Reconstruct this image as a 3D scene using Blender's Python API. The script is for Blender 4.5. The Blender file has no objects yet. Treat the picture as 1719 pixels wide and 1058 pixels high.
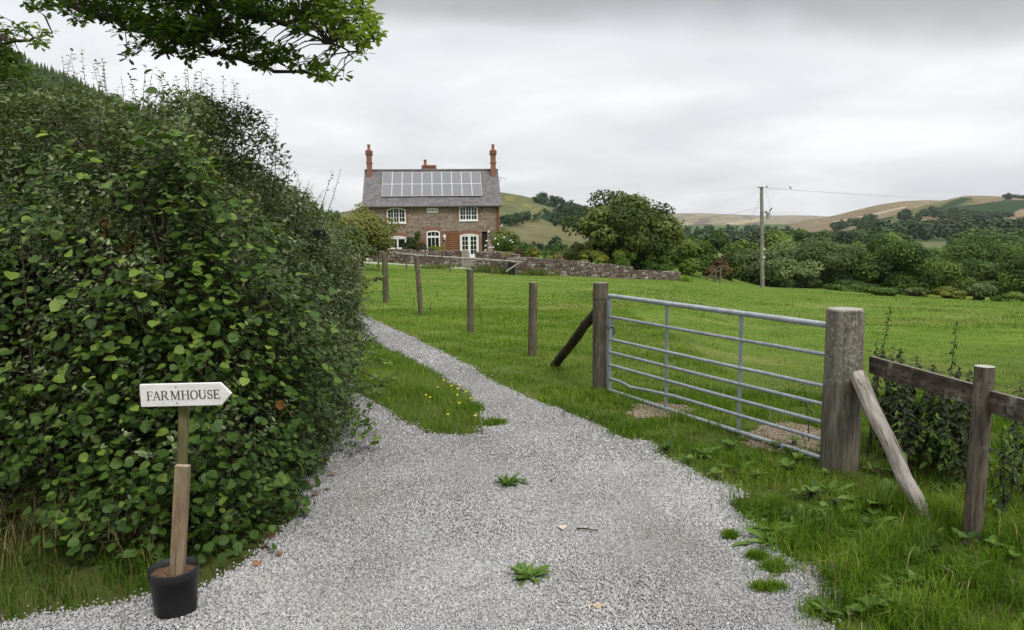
import bpy, bmesh, math, random
import numpy as np
from mathutils import Matrix, Vector
random.seed(7)
rng = np.random.default_rng(7)
R = math.radians
scene = bpy.context.scene
col = scene.collection

# ------------------------------------------------------------------ camera
F = 1300.0; CU, CV = 859.5, 529.0
PITCH, ROLL, EYE = R(7.05), R(0.6), 2.0
_f = np.array([0, math.cos(PITCH), -math.sin(PITCH)])
_u0 = np.array([0, math.sin(PITCH), math.cos(PITCH)])
_x0 = np.array([1.0, 0, 0])
_r = math.cos(ROLL)*_x0 - math.sin(ROLL)*_u0
_u = math.cos(ROLL)*_u0 + math.sin(ROLL)*_x0
CAM = np.array([0, 0, EYE])
cd = bpy.data.cameras.new('camera')
cd.sensor_fit = 'HORIZONTAL'; cd.sensor_width = 36; cd.lens = 36*F/1719
cd.clip_start = 0.05; cd.clip_end = 20000
cam = bpy.data.objects.new('camera', cd); col.objects.link(cam)
cam.matrix_world = Matrix(((_r[0], _u[0], -_f[0], CAM[0]), (_r[1], _u[1], -_f[1], CAM[1]),
                           (_r[2], _u[2], -_f[2], CAM[2]), (0, 0, 0, 1)))
scene.camera = cam
scene.view_settings.view_transform = 'Standard'
scene.view_settings.look = 'None'
scene.view_settings.exposure = 0.4
scene.view_settings.gamma = 1.0

# ------------------------------------------------------------------ sky and sun
SUN_EL, SUN_AZ = R(52), R(150)        # azimuth measured from +Y towards +X
w = bpy.data.worlds.new('World'); scene.world = w; w.use_nodes = True
nt = w.node_tree; nt.nodes.clear()
def N(t, kind, **kw):
    n = t.nodes.new(kind)
    for k, v in kw.items():
        if k.startswith('i_'):
            n.inputs[k[2:]].default_value = v
        else: setattr(n, k, v)
    return n
def math_n(t, op, a, b=None, clamp=False):
    n = t.nodes.new('ShaderNodeMath'); n.operation = op; n.use_clamp = clamp
    for i, s in enumerate((a, b)):
        if s is None: continue
        if isinstance(s, (int, float)): n.inputs[i].default_value = s
        else: t.links.new(s, n.inputs[i])
    return n.outputs[0]
def ramp(t, fac, stops, interp='LINEAR'):
    n = t.nodes.new('ShaderNodeValToRGB'); n.color_ramp.interpolation = interp
    e = n.color_ramp.elements
    while len(e) < len(stops): e.new(0.5)
    for k, (p, c) in enumerate(stops):
        e[k].position = p; e[k].color = (c, c, c, 1) if isinstance(c, (int, float)) else (*c, 1)
    t.links.new(fac, n.inputs[0]); return n.outputs[0]
def mixc(t, fac, a, b, bt='MIX'):
    n = t.nodes.new('ShaderNodeMix'); n.data_type = 'RGBA'; n.blend_type = bt
    for key, s in ((0, fac), (6, a), (7, b)):
        if isinstance(s, (int, float)): n.inputs[key].default_value = s
        elif isinstance(s, tuple): n.inputs[key].default_value = (*s, 1)
        else: t.links.new(s, n.inputs[key])
    return n.outputs[2]
sky = N(nt, 'ShaderNodeTexSky', sky_type='NISHITA', sun_disc=False, sun_elevation=SUN_EL, sun_rotation=SUN_AZ)
bg1 = N(nt, 'ShaderNodeBackground', i_Strength=0.08); nt.links.new(sky.outputs[0], bg1.inputs[0])
tc = N(nt, 'ShaderNodeTexCoord'); sp = N(nt, 'ShaderNodeSeparateXYZ'); nt.links.new(tc.outputs['Generated'], sp.inputs[0])
zz = math_n(nt, 'MAXIMUM', sp.outputs[2], 0.0)
den = math_n(nt, 'ADD', zz, 0.22)
cx = math_n(nt, 'DIVIDE', sp.outputs[0], den); cy = math_n(nt, 'DIVIDE', sp.outputs[1], den)
cb = N(nt, 'ShaderNodeCombineXYZ'); nt.links.new(cx, cb.inputs[0]); nt.links.new(cy, cb.inputs[1])
n1 = N(nt, 'ShaderNodeTexNoise', i_Scale=1.05, i_Detail=6.0, i_Roughness=0.48, i_Distortion=0.5); nt.links.new(cb.outputs[0], n1.inputs['Vector'])
n2 = N(nt, 'ShaderNodeTexNoise', i_Scale=2.6, i_Detail=6.0, i_Roughness=0.55); nt.links.new(cb.outputs[0], n2.inputs['Vector'])
cl = ramp(nt, n1.outputs[0], [(0.33, (0.66, 0.68, 0.705)), (0.50, (0.75, 0.76, 0.77)), (0.66, (0.88, 0.88, 0.89))])
cl2 = ramp(nt, n2.outputs[0], [(0.3, 0.94), (0.7, 1.05)])
cc = mixc(nt, 1.0, cl, cl2, 'MULTIPLY')
# the heavier bank of cloud higher up on the right
bank = math_n(nt, 'ADD', zz, math_n(nt, 'MULTIPLY', math_n(nt, 'SUBTRACT', n1.outputs[0], 0.5), 0.16))
bank = math_n(nt, 'ADD', bank, math_n(nt, 'MULTIPLY', sp.outputs[0], 0.07))
bk = ramp(nt, bank, [(0.0, 0.86), (0.10, 0.92), (0.17, 0.97), (0.205, 0.94), (0.262, 0.50), (0.36, 0.56), (0.55, 1.5), (1.0, 2.1)], 'EASE')
cc = mixc(nt, 1.0, cc, bk, 'MULTIPLY')
bg2 = N(nt, 'ShaderNodeBackground', i_Strength=1.0); nt.links.new(cc, bg2.inputs[0])
mx = N(nt, 'ShaderNodeMixShader'); mx.inputs[0].default_value = 0.93
nt.links.new(bg1.outputs[0], mx.inputs[1]); nt.links.new(bg2.outputs[0], mx.inputs[2])
wo = N(nt, 'ShaderNodeOutputWorld'); nt.links.new(mx.outputs[0], wo.inputs[0])
sl = bpy.data.lights.new('sun', 'SUN'); sl.energy = 1.5; sl.angle = R(11); sl.color = (1, 0.96, 0.9)
so = bpy.data.objects.new('sun', sl); col.objects.link(so)
sd = Vector((math.sin(SUN_AZ)*math.cos(SUN_EL), math.cos(SUN_AZ)*math.cos(SUN_EL), math.sin(SUN_EL)))
so.rotation_euler = sd.to_track_quat('Z', 'Y').to_euler(); so.location = (0, 0, 30)

# ------------------------------------------------------------------ projection helpers (used for surveying where things stand)
def ray(u, v): return _f + (u-CU)/F*_r - (v-CV)/F*_u
def at(u, v, y):                         # world point on that sight line at distance y north
    d = ray(u, v); return CAM + d*(y/d[1])
def project(P):
    Q = np.asarray(P) - CAM; d = Q@_f; d = np.where(d > 0.05, d, 0.05)
    return CU + F*(Q@_r)/d, CV - F*(Q@_u)/d, Q@_f
def sstep(t): t = np.clip(t, 0, 1); return t*t*(3-2*t)
def zfun(x, y):
    x = np.asarray(x, float); y = np.asarray(y, float)
    t = np.clip((y-8)/42, 0, 1)**1.2
    z = -t*(1.5 + 0.05*np.clip(x, -20, 10)) - t*0.08*np.clip(x-10, 0, 60)
    wr = sstep((x/np.maximum(y, 1.0)-0.2)/0.14)*(y > 1)
    zr = (-2.66-0.0597*np.clip(x, 0, 70))*np.clip((y-8)/54, 0, 1.12)**0.85
    z = z*(1-wr)+zr*wr
    z = z + 0.035*np.sin(x*0.9+1.3*np.sin(y*0.31))*np.sin(y*0.6+x*0.2)*np.clip((y-9)/8, 0, 1)
    k = sstep((y-74+9*wr)/115)
    return z*(1-k) + (-15.0)*k
def ground(u, v):
    d = ray(u, v)
    ts = np.concatenate([np.linspace(2, 40, 4000), np.linspace(40, 400, 8000)])
    P = CAM + ts[:, None]*d
    below = P[:, 2] < zfun(P[:, 0], P[:, 1])
    i = int(np.argmax(below)) if below.any() else len(ts)-1
    return P[i]
def inpoly(px, py, poly):
    px = np.asarray(px); py = np.asarray(py); r = np.zeros(px.shape, bool); n = len(poly)
    for i in range(n):
        x1, y1 = poly[i]; x2, y2 = poly[(i+1) % n]
        c = (y1 > py) != (y2 > py)
        with np.errstate(divide='ignore', invalid='ignore'):
            xi = (x2-x1)*(py-y1)/((y2-y1) if y2 != y1 else 1e-9)+x1
        r ^= c & (px < xi)
    return r
def wob(x, y, s, seed=0):                # smooth wobble, about -1..1
    return (np.sin(x*s+seed)*np.cos(y*s*1.13+seed*2.1)+0.6*np.sin(x*s*2.3+y*s*1.7+seed*3.3)
            + 0.4*np.sin(y*s*3.9-x*s*3.1+seed))/2.0

# ------------------------------------------------------------------ object helpers
def tag(o, label=None, cat=None, group=None, kind=None):
    if label: o['label'] = label
    if cat: o['category'] = cat
    if group: o['group'] = group
    if kind: o['kind'] = kind
    return o
def thing(name, label, cat, loc=(0, 0, 0), rz=0, group=None):
    o = bpy.data.objects.new(name, None); col.objects.link(o)
    o.location = tuple(float(c) for c in loc); o.rotation_euler = (0, 0, rz)
    return tag(o, label, cat, group)
def fast_mesh(name, V, loops, starts, mat, tint=None, smooth=False):
    me = bpy.data.meshes.new(name)
    V = np.ascontiguousarray(V, np.float32); loops = np.ascontiguousarray(loops, np.int32)
    starts = np.ascontiguousarray(starts, np.int32)
    me.vertices.add(len(V)); me.vertices.foreach_set('co', V.ravel())
    me.loops.add(len(loops)); me.loops.foreach_set('vertex_index', loops)
    me.polygons.add(len(starts)); me.polygons.foreach_set('loop_start', starts)
    if smooth: me.polygons.foreach_set('use_smooth', np.ones(len(starts), bool))
    me.update(calc_edges=True)
    if tint is not None:
        a = me.attributes.new('tint', 'FLOAT', 'FACE'); a.data.foreach_set('value', np.ascontiguousarray(tint, np.float32))
    me.materials.append(mat)
    return me
def link(name, me, parent=None):
    o = bpy.data.objects.new(name, me); col.objects.link(o)
    if parent is not None: o.parent = parent
    return o
def join_batches(batches):
    V = []; L = []; S = []; T = []; vo = 0; lo = 0
    for v, l, s, t in batches:
        V.append(v); L.append(l+vo); S.append(s+lo); T.append(t); vo += len(v); lo += len(l)
    return np.concatenate(V), np.concatenate(L), np.concatenate(S), np.concatenate(T)

class MB:
    def __init__(s): s.v = []; s.f = []; s.sm = []
    def add(s, vs, fs, smooth=False):
        o = len(s.v); s.v += [tuple(float(c) for c in p) for p in vs]
        s.f += [tuple(i+o for i in f) for f in fs]; s.sm += [smooth]*len(fs); return s
    def box(s, a, b):
        (x0, y0, z0), (x1, y1, z1) = a, b
        return s.add([(x0, y0, z0), (x1, y0, z0), (x1, y1, z0), (x0, y1, z0), (x0, y0, z1), (x1, y0, z1), (x1, y1, z1), (x0, y1, z1)],
                     [(0, 3, 2, 1), (4, 5, 6, 7), (0, 1, 5, 4), (1, 2, 6, 5), (2, 3, 7, 6), (3, 0, 4, 7)])
    def bar(s, p, q, w, h, up=(0, 0, 1), jit=0):     # rectangular bar from p to q
        p = Vector(p); q = Vector(q); d = (q-p).normalized(); a = d.cross(Vector(up)).normalized(); b = a.cross(d).normalized()
        vs = []
        for c in (p, q):
            for i, j in ((-1, -1), (1, -1), (1, 1), (-1, 1)): vs.append(c+a*(i*w/2)+b*(j*h/2))
        return s.add(vs, [(0, 1, 2, 3), (7, 6, 5, 4), (0, 4, 5, 1), (1, 5, 6, 2), (2, 6, 7, 3), (3, 7, 4, 0)])
    def tube(s, pts, rad, n=8, cap=True, rough=0.0, smooth=True, rnd=random):
        pts = [Vector(p) for p in pts]; m = len(pts)
        if isinstance(rad, (int, float)): rad = [rad]*m
        d0 = (pts[1]-pts[0]).normalized(); ref = Vector((0, 0, 1)) if abs(d0.z) < 0.9 else Vector((1, 0, 0))
        vs = []
        for i in range(m):
            d = (pts[min(i+1, m-1)]-pts[max(i-1, 0)]).normalized()
            a = d.cross(ref)
            if a.length < 1e-4: a = d.cross(Vector((0.3, 1, 0)))
            a.normalize(); b = d.cross(a)
            for k in range(n):
                t = 2*math.pi*k/n; rr = rad[i]*(1+rough*(rnd.random()-0.5))
                vs.append(pts[i]+a*(math.cos(t)*rr)+b*(math.sin(t)*rr))
        fs = []
        for i in range(m-1):
            for k in range(n):
                k2 = (k+1) % n; fs.append((i*n+k, i*n+k2, (i+1)*n+k2, (i+1)*n+k))
        s.add(vs, fs, smooth)
        if cap:
            s.add(vs[:n], [tuple(range(n))[::-1]]); s.add(vs[-n:], [tuple(range(n))])
        return s
    def lathe(s, prof, c=(0, 0, 0), n=20, smooth=True):
        vs = []; fs = []
        for r, z in prof:
            for k in range(n):
                t = 2*math.pi*k/n; vs.append((c[0]+r*math.cos(t), c[1]+r*math.sin(t), c[2]+z))
        for i in range(len(prof)-1):
            for k in range(n):
                k2 = (k+1) % n; fs.append((i*n+k, i*n+k2, (i+1)*n+k2, (i+1)*n+k))
        return s.add(vs, fs, smooth)
    def prism(s, poly, y0, y1):           # polygon in x,z extruded along y
        n = len(poly); vs = [(x, y0, z) for x, z in poly]+[(x, y1, z) for x, z in poly]
        fs = [tuple(range(n)), tuple(range(2*n-1, n-1, -1))]+[(i, i+n, (i+1) % n+n, (i+1) % n) for i in range(n)]
        return s.add(vs, fs)
    def build(s, name, mat, parent=None, bevel=0):
        me = bpy.data.meshes.new(name); me.from_pydata(s.v, [], s.f)
        me.polygons.foreach_set('use_smooth', s.sm); me.materials.append(mat)
        bm = bmesh.new(); bm.from_mesh(me); bmesh.ops.recalc_face_normals(bm, faces=bm.faces)
        if bevel:
            bmesh.ops.bevel(bm, geom=[e for e in bm.edges if len(e.link_faces) == 2], offset=bevel, segments=2, affect='EDGES', profile=0.6)
        bm.to_mesh(me); bm.free(); me.update()
        return link(name, me, parent)

# ------------------------------------------------------------------ materials
def new_mat(name):
    m = bpy.data.materials.new(name); m.use_nodes = True; t = m.node_tree
    return m, t, t.nodes['Principled BSDF']
def coords(t, kind='Object', scale=(1, 1, 1)):
    c = N(t, 'ShaderNodeTexCoord'); mp = N(t, 'ShaderNodeMapping'); mp.inputs['Scale'].default_value = scale
    if kind == 'World':
        g = N(t, 'ShaderNodeNewGeometry'); t.links.new(g.outputs['Position'], mp.inputs[0])
    else: t.links.new(c.outputs[kind], mp.inputs[0])
    return mp.outputs[0]
def noise(t, vec, scale, detail=6, rough=0.6, dist=0.0):
    n = N(t, 'ShaderNodeTexNoise', i_Scale=scale, i_Detail=float(detail), i_Roughness=rough, i_Distortion=dist)
    t.links.new(vec, n.inputs['Vector']); return n.outputs[0]
def bump(t, b, h, strength, dist=0.02):
    n = N(t, 'ShaderNodeBump', i_Strength=strength, i_Distance=dist); t.links.new(h, n.inputs['Height']); t.links.new(n.outputs[0], b.inputs['Normal'])
def mat_noise(name, c1, c2, scale=5, rough=0.85, stretch=(1, 1, 1), bmp=0.3, bdist=0.01, c3=None, s3=1.5, lo=0.35, hi=0.65, metal=0.0, spec=0.3, coord='Object', lo3=0.52, hi3=0.62):
    m, t, b = new_mat(name); v = coords(t, coord, stretch)
    n = noise(t, v, scale); c = ramp(t, n, [(lo, c1), (hi, c2)])
    if c3 is not None:
        f = ramp(t, noise(t, coords(t, coord), s3, 8, 0.65), [(lo3, 0.0), (hi3, 1.0)]); c = mixc(t, f, c, c3)
    t.links.new(c, b.inputs['Base Color']); b.inputs['Roughness'].default_value = rough; b.inputs['Metallic'].default_value = metal
    b.inputs['Specular IOR Level'].default_value = spec
    if bmp: bump(t, b, n, bmp, bdist)
    return m
def mat_leaf(name, dark, mid, light, trans=0.3, rough=0.6, spec=0.15):
    m, t, b = new_mat(name)
    a = N(t, 'ShaderNodeAttribute', attribute_name='tint')
    c = ramp(t, a.outputs['Fac'], [(0.0, dark), (0.5, mid), (1.0, light)])
    t.links.new(c, b.inputs['Base Color']); b.inputs['Roughness'].default_value = rough; b.inputs['Specular IOR Level'].default_value = spec
    tr = N(t, 'ShaderNodeBsdfTranslucent'); t.links.new(mixc(t, 1.0, c, (1.0, 1.0, 0.45), 'MULTIPLY'), tr.inputs[0])
    ms = N(t, 'ShaderNodeMixShader'); ms.inputs[0].default_value = trans
    t.links.new(b.outputs[0], ms.inputs[1]); t.links.new(tr.outputs[0], ms.inputs[2])
    t.links.new(ms.outputs[0], t.nodes['Material Output'].inputs[0])
    return m

# ------------------------------------------------------------------ leaf and blade scattering
def _sym(right, mids, fold=0.25, droop=0.12):
    vs = [(a, 0, -droop*a*a) for a in mids]
    k = len(vs); n = len(right)
    vs += [(a, b, fold*b-droop*a*a) for a, b in right]
    vs += [(a, -b, fold*b-droop*a*a) for a, b in right]
    f1 = [0]+[k+i for i in range(n)]+list(range(k-1, 0, -1))
    f2 = list(range(k))+[k+n+i for i in range(n-1, -1, -1)]
    return np.array(vs, float), [f1, f2]
T_HAZEL = _sym([(0.0, .2), (.16, .44), (.42, .52), (.7, .42), (.88, .18)], [0, .5, 1.0])
T_SMALL = _sym([(.28, .22), (.68, .2)], [0, 1.0])
T_OAK = _sym([(.12, .05), (.26, .2), (.36, .1), (.5, .3), (.62, .16), (.78, .28), (.88, .12), (.97, .1)], [0, .5, 1.0], .15, .1)
T_LONG = _sym([(.2, .11), (.55, .13), (.8, .08)], [0, .5, 1.0], .3, .35)
T_CARD = (np.array([(0, -.1, 0), (.35, .45, .08), (.8, .35, -.02), (1.0, -.1, .1), (.5, -.5, 0)], float), [[0, 1, 2, 3, 4]])
_o = [(1, 0, 0), (-1, 0, 0), (0, 1, 0), (0, -1, 0), (0, 0, 1), (0, 0, -1)]
T_STONE = (np.array([(.55, .5, .45), (-.6, .5, .5), (-.5, -.6, .4), (.6, -.5, .55), (.7, .55, -.5), (-.5, .6, -.5), (-.6, -.5, -.5), (.5, -.6, -.5), (.05, 0.1, .75)], float),
           [[0, 1, 8], [1, 2, 8], [2, 3, 8], [3, 0, 8], [0, 4, 5, 1], [1, 5, 6, 2], [2, 6, 7, 3], [3, 7, 4, 0]])
def nrm(a): return a/np.maximum(np.linalg.norm(a, axis=1, keepdims=True), 1e-9)
def scatter(P, C, A, size, tmpl, tint, wide=None):
    tv, tf = tmpl; n = len(P); k = len(tv)
    C = nrm(C); A = nrm(A-(A*C).sum(1, keepdims=True)*C); B = np.cross(C, A)
    size = np.broadcast_to(np.asarray(size, float), (n,)); ws = size if wide is None else size*wide
    V = (P[:, None, :] + size[:, None, None]*tv[None, :, 0:1]*A[:, None, :]
         + ws[:, None, None]*tv[None, :, 1:2]*B[:, None, :] + size[:, None, None]*tv[None, :, 2:3]*C[:, None, :]).reshape(-1, 3)
    lt = np.concatenate([np.array(f) for f in tf]); st = np.cumsum([0]+[len(f) for f in tf[:-1]])
    L = (lt[None, :] + (np.arange(n)*k)[:, None]).ravel()
    S = (st[None, :] + (np.arange(n)*len(lt))[:, None]).ravel()
    T = np.repeat(np.clip(tint, 0, 1), len(tf))
    return V, L, S, T
def blades(P, h, w, lean, tint):
    n = len(P); ang = rng.uniform(0, 2*np.pi, n)
    D = np.stack([np.cos(ang), np.sin(ang), np.zeros(n)], 1); E = np.stack([-np.sin(ang+.4*rng.normal(size=n)), np.cos(ang), np.zeros(n)], 1)
    up = np.array([0, 0, 1.0]); h = np.asarray(h)[:, None]; w = np.asarray(w)[:, None]; ln = np.asarray(lean)[:, None]
    m = P + up*h*0.6*np.sqrt(np.maximum(1-ln**2*.3, .1)) + D*h*0.22*ln
    tip = P + up*h*np.sqrt(np.maximum(1-ln**2*.85, .05)) + D*h*0.85*ln
    V = np.stack([P-E*w/2, P+E*w/2, m-E*w*.42, m+E*w*.42, tip], 1).reshape(-1, 3)
    L = (np.array([0, 1, 3, 2, 2, 3, 4])[None]+(np.arange(n)*5)[:, None]).ravel()
    S = (np.array([0, 4])[None]+(np.arange(n)*7)[:, None]).ravel()
    return V, L, S, np.repeat(np.clip(tint, 0, 1), 2)
def randn(n): return rng.normal(size=(n, 3))
# ================================================================== GROUND, TRACK, HILLS
def m_ground():
    m, t, b = new_mat('meadow_soil')
    v = coords(t, 'World')
    g = N(t, 'ShaderNodeNewGeometry'); s = N(t, 'ShaderNodeSeparateXYZ'); t.links.new(g.outputs['Position'], s.inputs[0])
    c = ramp(t, noise(t, v, 0.55, 9, 0.65), [(0.3, (0.072, 0.132, 0.013)), (0.5, (0.106, 0.176, 0.017)), (0.72, (0.17, 0.21, 0.036))])
    c = mixc(t, ramp(t, noise(t, v, 6, 8, 0.7), [(0.35, 0.0), (0.7, 0.6)]), c, (0.05, 0.085, 0.014))
    straw = ramp(t, noise(t, coords(t, 'World', (0.5, 1.3, 1)), 0.35, 8, 0.7), [(0.52, 0.0), (0.70, 0.6)])
    c = mixc(t, straw, c, (0.25, 0.235, 0.085))
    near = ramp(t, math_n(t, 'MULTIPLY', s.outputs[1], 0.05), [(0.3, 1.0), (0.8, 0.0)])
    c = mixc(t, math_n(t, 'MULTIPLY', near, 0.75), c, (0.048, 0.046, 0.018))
    far = ramp(t, math_n(t, 'MULTIPLY', s.outputs[1], 0.002), [(0.2, 0.0), (0.3, 1.0)])
    fieldc = ramp(t, noise(t, v, 0.006, 3, 0.4), [(0.42, (0.055, 0.092, 0.03)), (0.5, (0.105, 0.112, 0.05)), (0.6, (0.06, 0.10, 0.033))], 'CONSTANT')
    c = mixc(t, far, c, fieldc)
    t.links.new(c, b.inputs['Base Color']); b.inputs['Roughness'].default_value = 0.95; b.inputs['Specular IOR Level'].default_value = 0.1
    bump(t, b, noise(t, v, 25, 8, 0.7), 0.5, 0.03)
    return m
def grid_mesh(name, X, Y, Z, mat, keep=None):
    ny, nx = X.shape; V = np.stack([X, Y, Z], -1).reshape(-1, 3)
    i = np.arange(ny-1)[:, None]*nx+np.arange(nx-1)[None]
    q = np.stack([i, i+1, i+nx+1, i+nx], -1)
    if keep is not None: q = q[keep]
    q = q.reshape(-1, 4); used = np.unique(q); remap = np.zeros(len(V), int); remap[used] = np.arange(len(used))
    return fast_mesh(name, V[used], remap[q].ravel(), np.arange(len(q))*4, mat, smooth=True)
gx = 9*np.sinh(np.linspace(-7.2, 7.2, 300)); gy = 9*np.sinh(np.linspace(-2.6, 7.0, 260))+6
GX, GY = np.meshgrid(gx, gy)
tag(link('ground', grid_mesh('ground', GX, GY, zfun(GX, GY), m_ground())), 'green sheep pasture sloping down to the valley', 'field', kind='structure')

# ---- the gravel track
rp = [(598, 523), (650, 548), (700, 570), (760, 600), (800, 622), (850, 655), (900, 672), (950, 691), (1000, 715), (1035, 735), (1095, 745), (1110, 765),
      (1160, 785), (1170, 800), (1250, 825), (1235, 850), (1270, 890), (1310, 930), (1380, 960), (1410, 1000), (1390, 1040), (1400, 1075)]
lp = [(-200, 1075), (0, 1045), (200, 1012), (340, 985), (400, 955), (470, 900), (500, 870)]
TRACK = [(-4.75, 20.6)]+[tuple(ground(*p)[:2]) for p in rp]+[(2.2, 2.6), (2.6, 1.2), (-9, 1.2), (-9, 3.3)]+[tuple(ground(*p)[:2]) for p in lp] + \
        [(-1.7, 6.5), (-1.9, 8.5), (-2.3, 10), (-2.9, 12), (-3.9, 16.6), (-5.4, 20.4)]
mp_ = [(598, 572), (640, 580), (700, 608), (760, 645), (792, 668), (812, 688), (800, 700), (846, 713), (800, 722), (812, 732), (720, 729), (690, 716), (650, 695), (620, 672), (590, 655)]
MEDIAN = [(-4.3, 19.5), (-4.0, 19.0)]+[tuple(ground(*p)[:2]) for p in mp_]+[(-2.45, 11.0), (-3.3, 15)]
tufts_px = [(1300, 958, 34, 12), (1290, 992, 28, 7), (1225, 905, 10, 4)]
def on_track(x, y):
    jx = x+0.05*wob(x, y, 5.0, 1)+0.03*wob(x, y, 17, 4); jy = y+0.06*wob(x, y, 4.3, 2)+0.03*wob(x, y, 15, 5)
    return inpoly(jx, jy, TRACK)
def on_median(x, y):
    jx = x+0.05*wob(x, y, 6.0, 3)+0.03*wob(x, y, 21, 6); jy = y+0.07*wob(x, y, 5.3, 2)+0.04*wob(x, y, 18, 8)
    return inpoly(jx, jy, MEDIAN)
def m_gravel():
    m, t, b = new_mat('crushed_grey_stone'); v = coords(t, 'World')
    vo = N(t, 'ShaderNodeTexVoronoi', i_Scale=70.0); t.links.new(v, vo.inputs['Vector'])
    s = N(t, 'ShaderNodeSeparateColor'); t.links.new(vo.outputs['Color'], s.inputs[0])
    c = ramp(t, s.outputs[0], [(0.0, (0.17, 0.167, 0.164)), (0.3, (0.26, 0.256, 0.25)), (0.7, (0.36, 0.355, 0.35)), (0.9, (0.49, 0.49, 0.485)), (1.0, (0.39, 0.345, 0.295))])
    c = mixc(t, ramp(t, vo.outputs['Distance'], [(0.3, 0.0), (0.75, 0.75)]), c, (0.085, 0.083, 0.08))
    big = ramp(t, noise(t, v, 1.1, 6, 0.6), [(0.3, 0.80), (0.7, 1.08)])
    c = mixc(t, 1.0, c, big, 'MULTIPLY')
    dirt = ramp(t, noise(t, v, 2.1, 8, 0.7), [(0.60, 0.0), (0.78, 0.5)]); c = mixc(t, dirt, c, (0.15, 0.125, 0.095))
    t.links.new(c, b.inputs['Base Color']); b.inputs['Roughness'].default_value = 0.9; b.inputs['Specular IOR Level'].default_value = 0.2
    bump(t, b, math_n(t, 'SUBTRACT', 1.0, vo.outputs['Distance']), 0.9, 0.012)
    return m
xs = np.arange(-9, 3.2, 0.05); ys = np.arange(1.2, 21, 0.05); TX, TY = np.meshgrid(xs, ys)
cxm = TX[:-1, :-1]+0.025; cym = TY[:-1, :-1]+0.025
keep = on_track(cxm, cym) & ~on_median(cxm, cym)
tag(link('gravel_track', grid_mesh('gravel_track', TX, TY, zfun(TX, TY)+0.008+0.006*wob(TX, TY, 2.2), m_gravel(), keep)),
    'pale grey gravel farm track running beside the hedge', 'track', kind='structure')
# bare stony earth worn by the gate
BARE = [(1108, 691, 58, 13), (1325, 737, 75, 25), (930, 575, 1, 1)]
def bare(x, y):
    u, v, d = project(np.stack([x, y, zfun(x, y)], -1)); r = np.zeros(np.shape(x), bool)
    n = 0.45*wob(x, y, 7, 3)+0.3*wob(x, y, 19, 9)
    for a, b, ru, rv in BARE: r |= (((u-a)/ru)**2+((v-b)/rv)**2) < 1+n
    return r
xs = np.arange(0.5, 3.6, 0.04); ys = np.arange(5.0, 9.5, 0.04); BX, BY = np.meshgrid(xs, ys)
m_earth = mat_noise('trodden_earth', (0.10, 0.07, 0.045), (0.20, 0.15, 0.105), 14, 0.95, bmp=0.8, coord='World', c3=(0.24, 0.20, 0.16), s3=30)
tag(link('bare_earth', grid_mesh('bare_earth', BX, BY, zfun(BX, BY)+0.006, m_earth, bare(BX[:-1, :-1], BY[:-1, :-1]))),
    'bare stony earth trodden behind the field gate', 'ground', kind='structure')
# loose stones
def stones():
    B = []
    for (y0, y1, n, s0, s1) in ((3.1, 4.6, 130000, .0038, .0078), (4.6, 6.2, 100000, .0044, .0085), (6.2, 9.5, 70000, .006, .011), (9.5, 18, 36000, .009, .015)):
        x = rng.uniform(-4.5, 3.0, n); y = rng.uniform(y0, y1, n)
        jx = x+rng.normal(0, .045, n)*(rng.random(n) < .6); jy = y+rng.normal(0, .05, n)*(rng.random(n) < .6); k = on_track(jx, jy) & ~on_median(jx, jy); u, v, d = project(np.stack([x, y, 0*x], -1)); k &= (u > -150) & (u < 1870) & (v < 1150)
        x, y = x[k], y[k]; n = len(x); s = rng.uniform(s0, s1, n)*rng.choice([1, 1, 1, 1.4, .7], n)
        P = np.stack([x, y, zfun(x, y)+0.010+s*0.2], 1)
        C = randn(n)*0.55+[0, 0, 1]; A = randn(n)
        B.append(scatter(P, C, A, s, T_STONE, np.clip(rng.beta(2.2, 2.2, n)+.18*wob(x, y, 1.4, 3), 0, 1), wide=rng.uniform(.6, 1.0, n)))
    return join_batches(B)
def m_stone():
    m, t, b = new_mat('loose_stone'); a = N(t, 'ShaderNodeAttribute', attribute_name='tint')
    c = ramp(t, a.outputs['Fac'], [(0.0, (0.19, 0.186, 0.182)), (0.3, (0.305, 0.30, 0.295)), (0.7, (0.42, 0.415, 0.408)), (0.95, (0.56, 0.552, 0.54)), (1.0, (0.48, 0.41, 0.34))])
    n = noise(t, coords(t, 'World'), 240, 4); c = mixc(t, 1.0, c, ramp(t, n, [(0.3, 0.85), (0.7, 1.08)]), 'MULTIPLY')
    c = mixc(t, ramp(t, noise(t, coords(t, 'World', (1, .45, 1)), 1.5, 8, .65), [(0.54, 0), (0.75, .55)]), c, (0.25, 0.215, 0.17)); c = mixc(t, 1.0, c, ramp(t, noise(t, coords(t, 'World', (1.2, .3, 1)), 1.1, 5, .6), [(0.3, 0.82), (0.7, 1.08)]), 'MULTIPLY')
    t.links.new(c, b.inputs['Base Color']); b.inputs['Roughness'].default_value = 0.8; b.inputs['Specular IOR Level'].default_value = 0.3
    return m
def rubble():
    xx = rng.uniform(0.5, 3.5, 30000); yy = rng.uniform(5, 9.5, 30000); k = bare(xx, yy); x = xx[k][:380]; y = yy[k][:380]; n = len(x)
    s = rng.uniform(.006, .016, n)*rng.choice([1, 1, 1.8], n)
    return scatter(np.stack([x, y, zfun(x, y)+.006+s*.1], 1), randn(n)*.4+[0, 0, 1], randn(n), s, T_STONE, rng.uniform(.3, 1, n), wide=rng.uniform(.6, 1, n))
V, L, S, T = rubble(); tag(link('stone_rubble', fast_mesh('stone_rubble', V, L, S, mat_noise('brown_rubble', (0.17, 0.12, 0.085), (0.34, 0.28, 0.22), 30, .9, coord='World'), T)), 'brownish rubble on the bare earth behind the gate', 'stones', kind='stuff')
V, L, S, T = stones()
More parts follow.
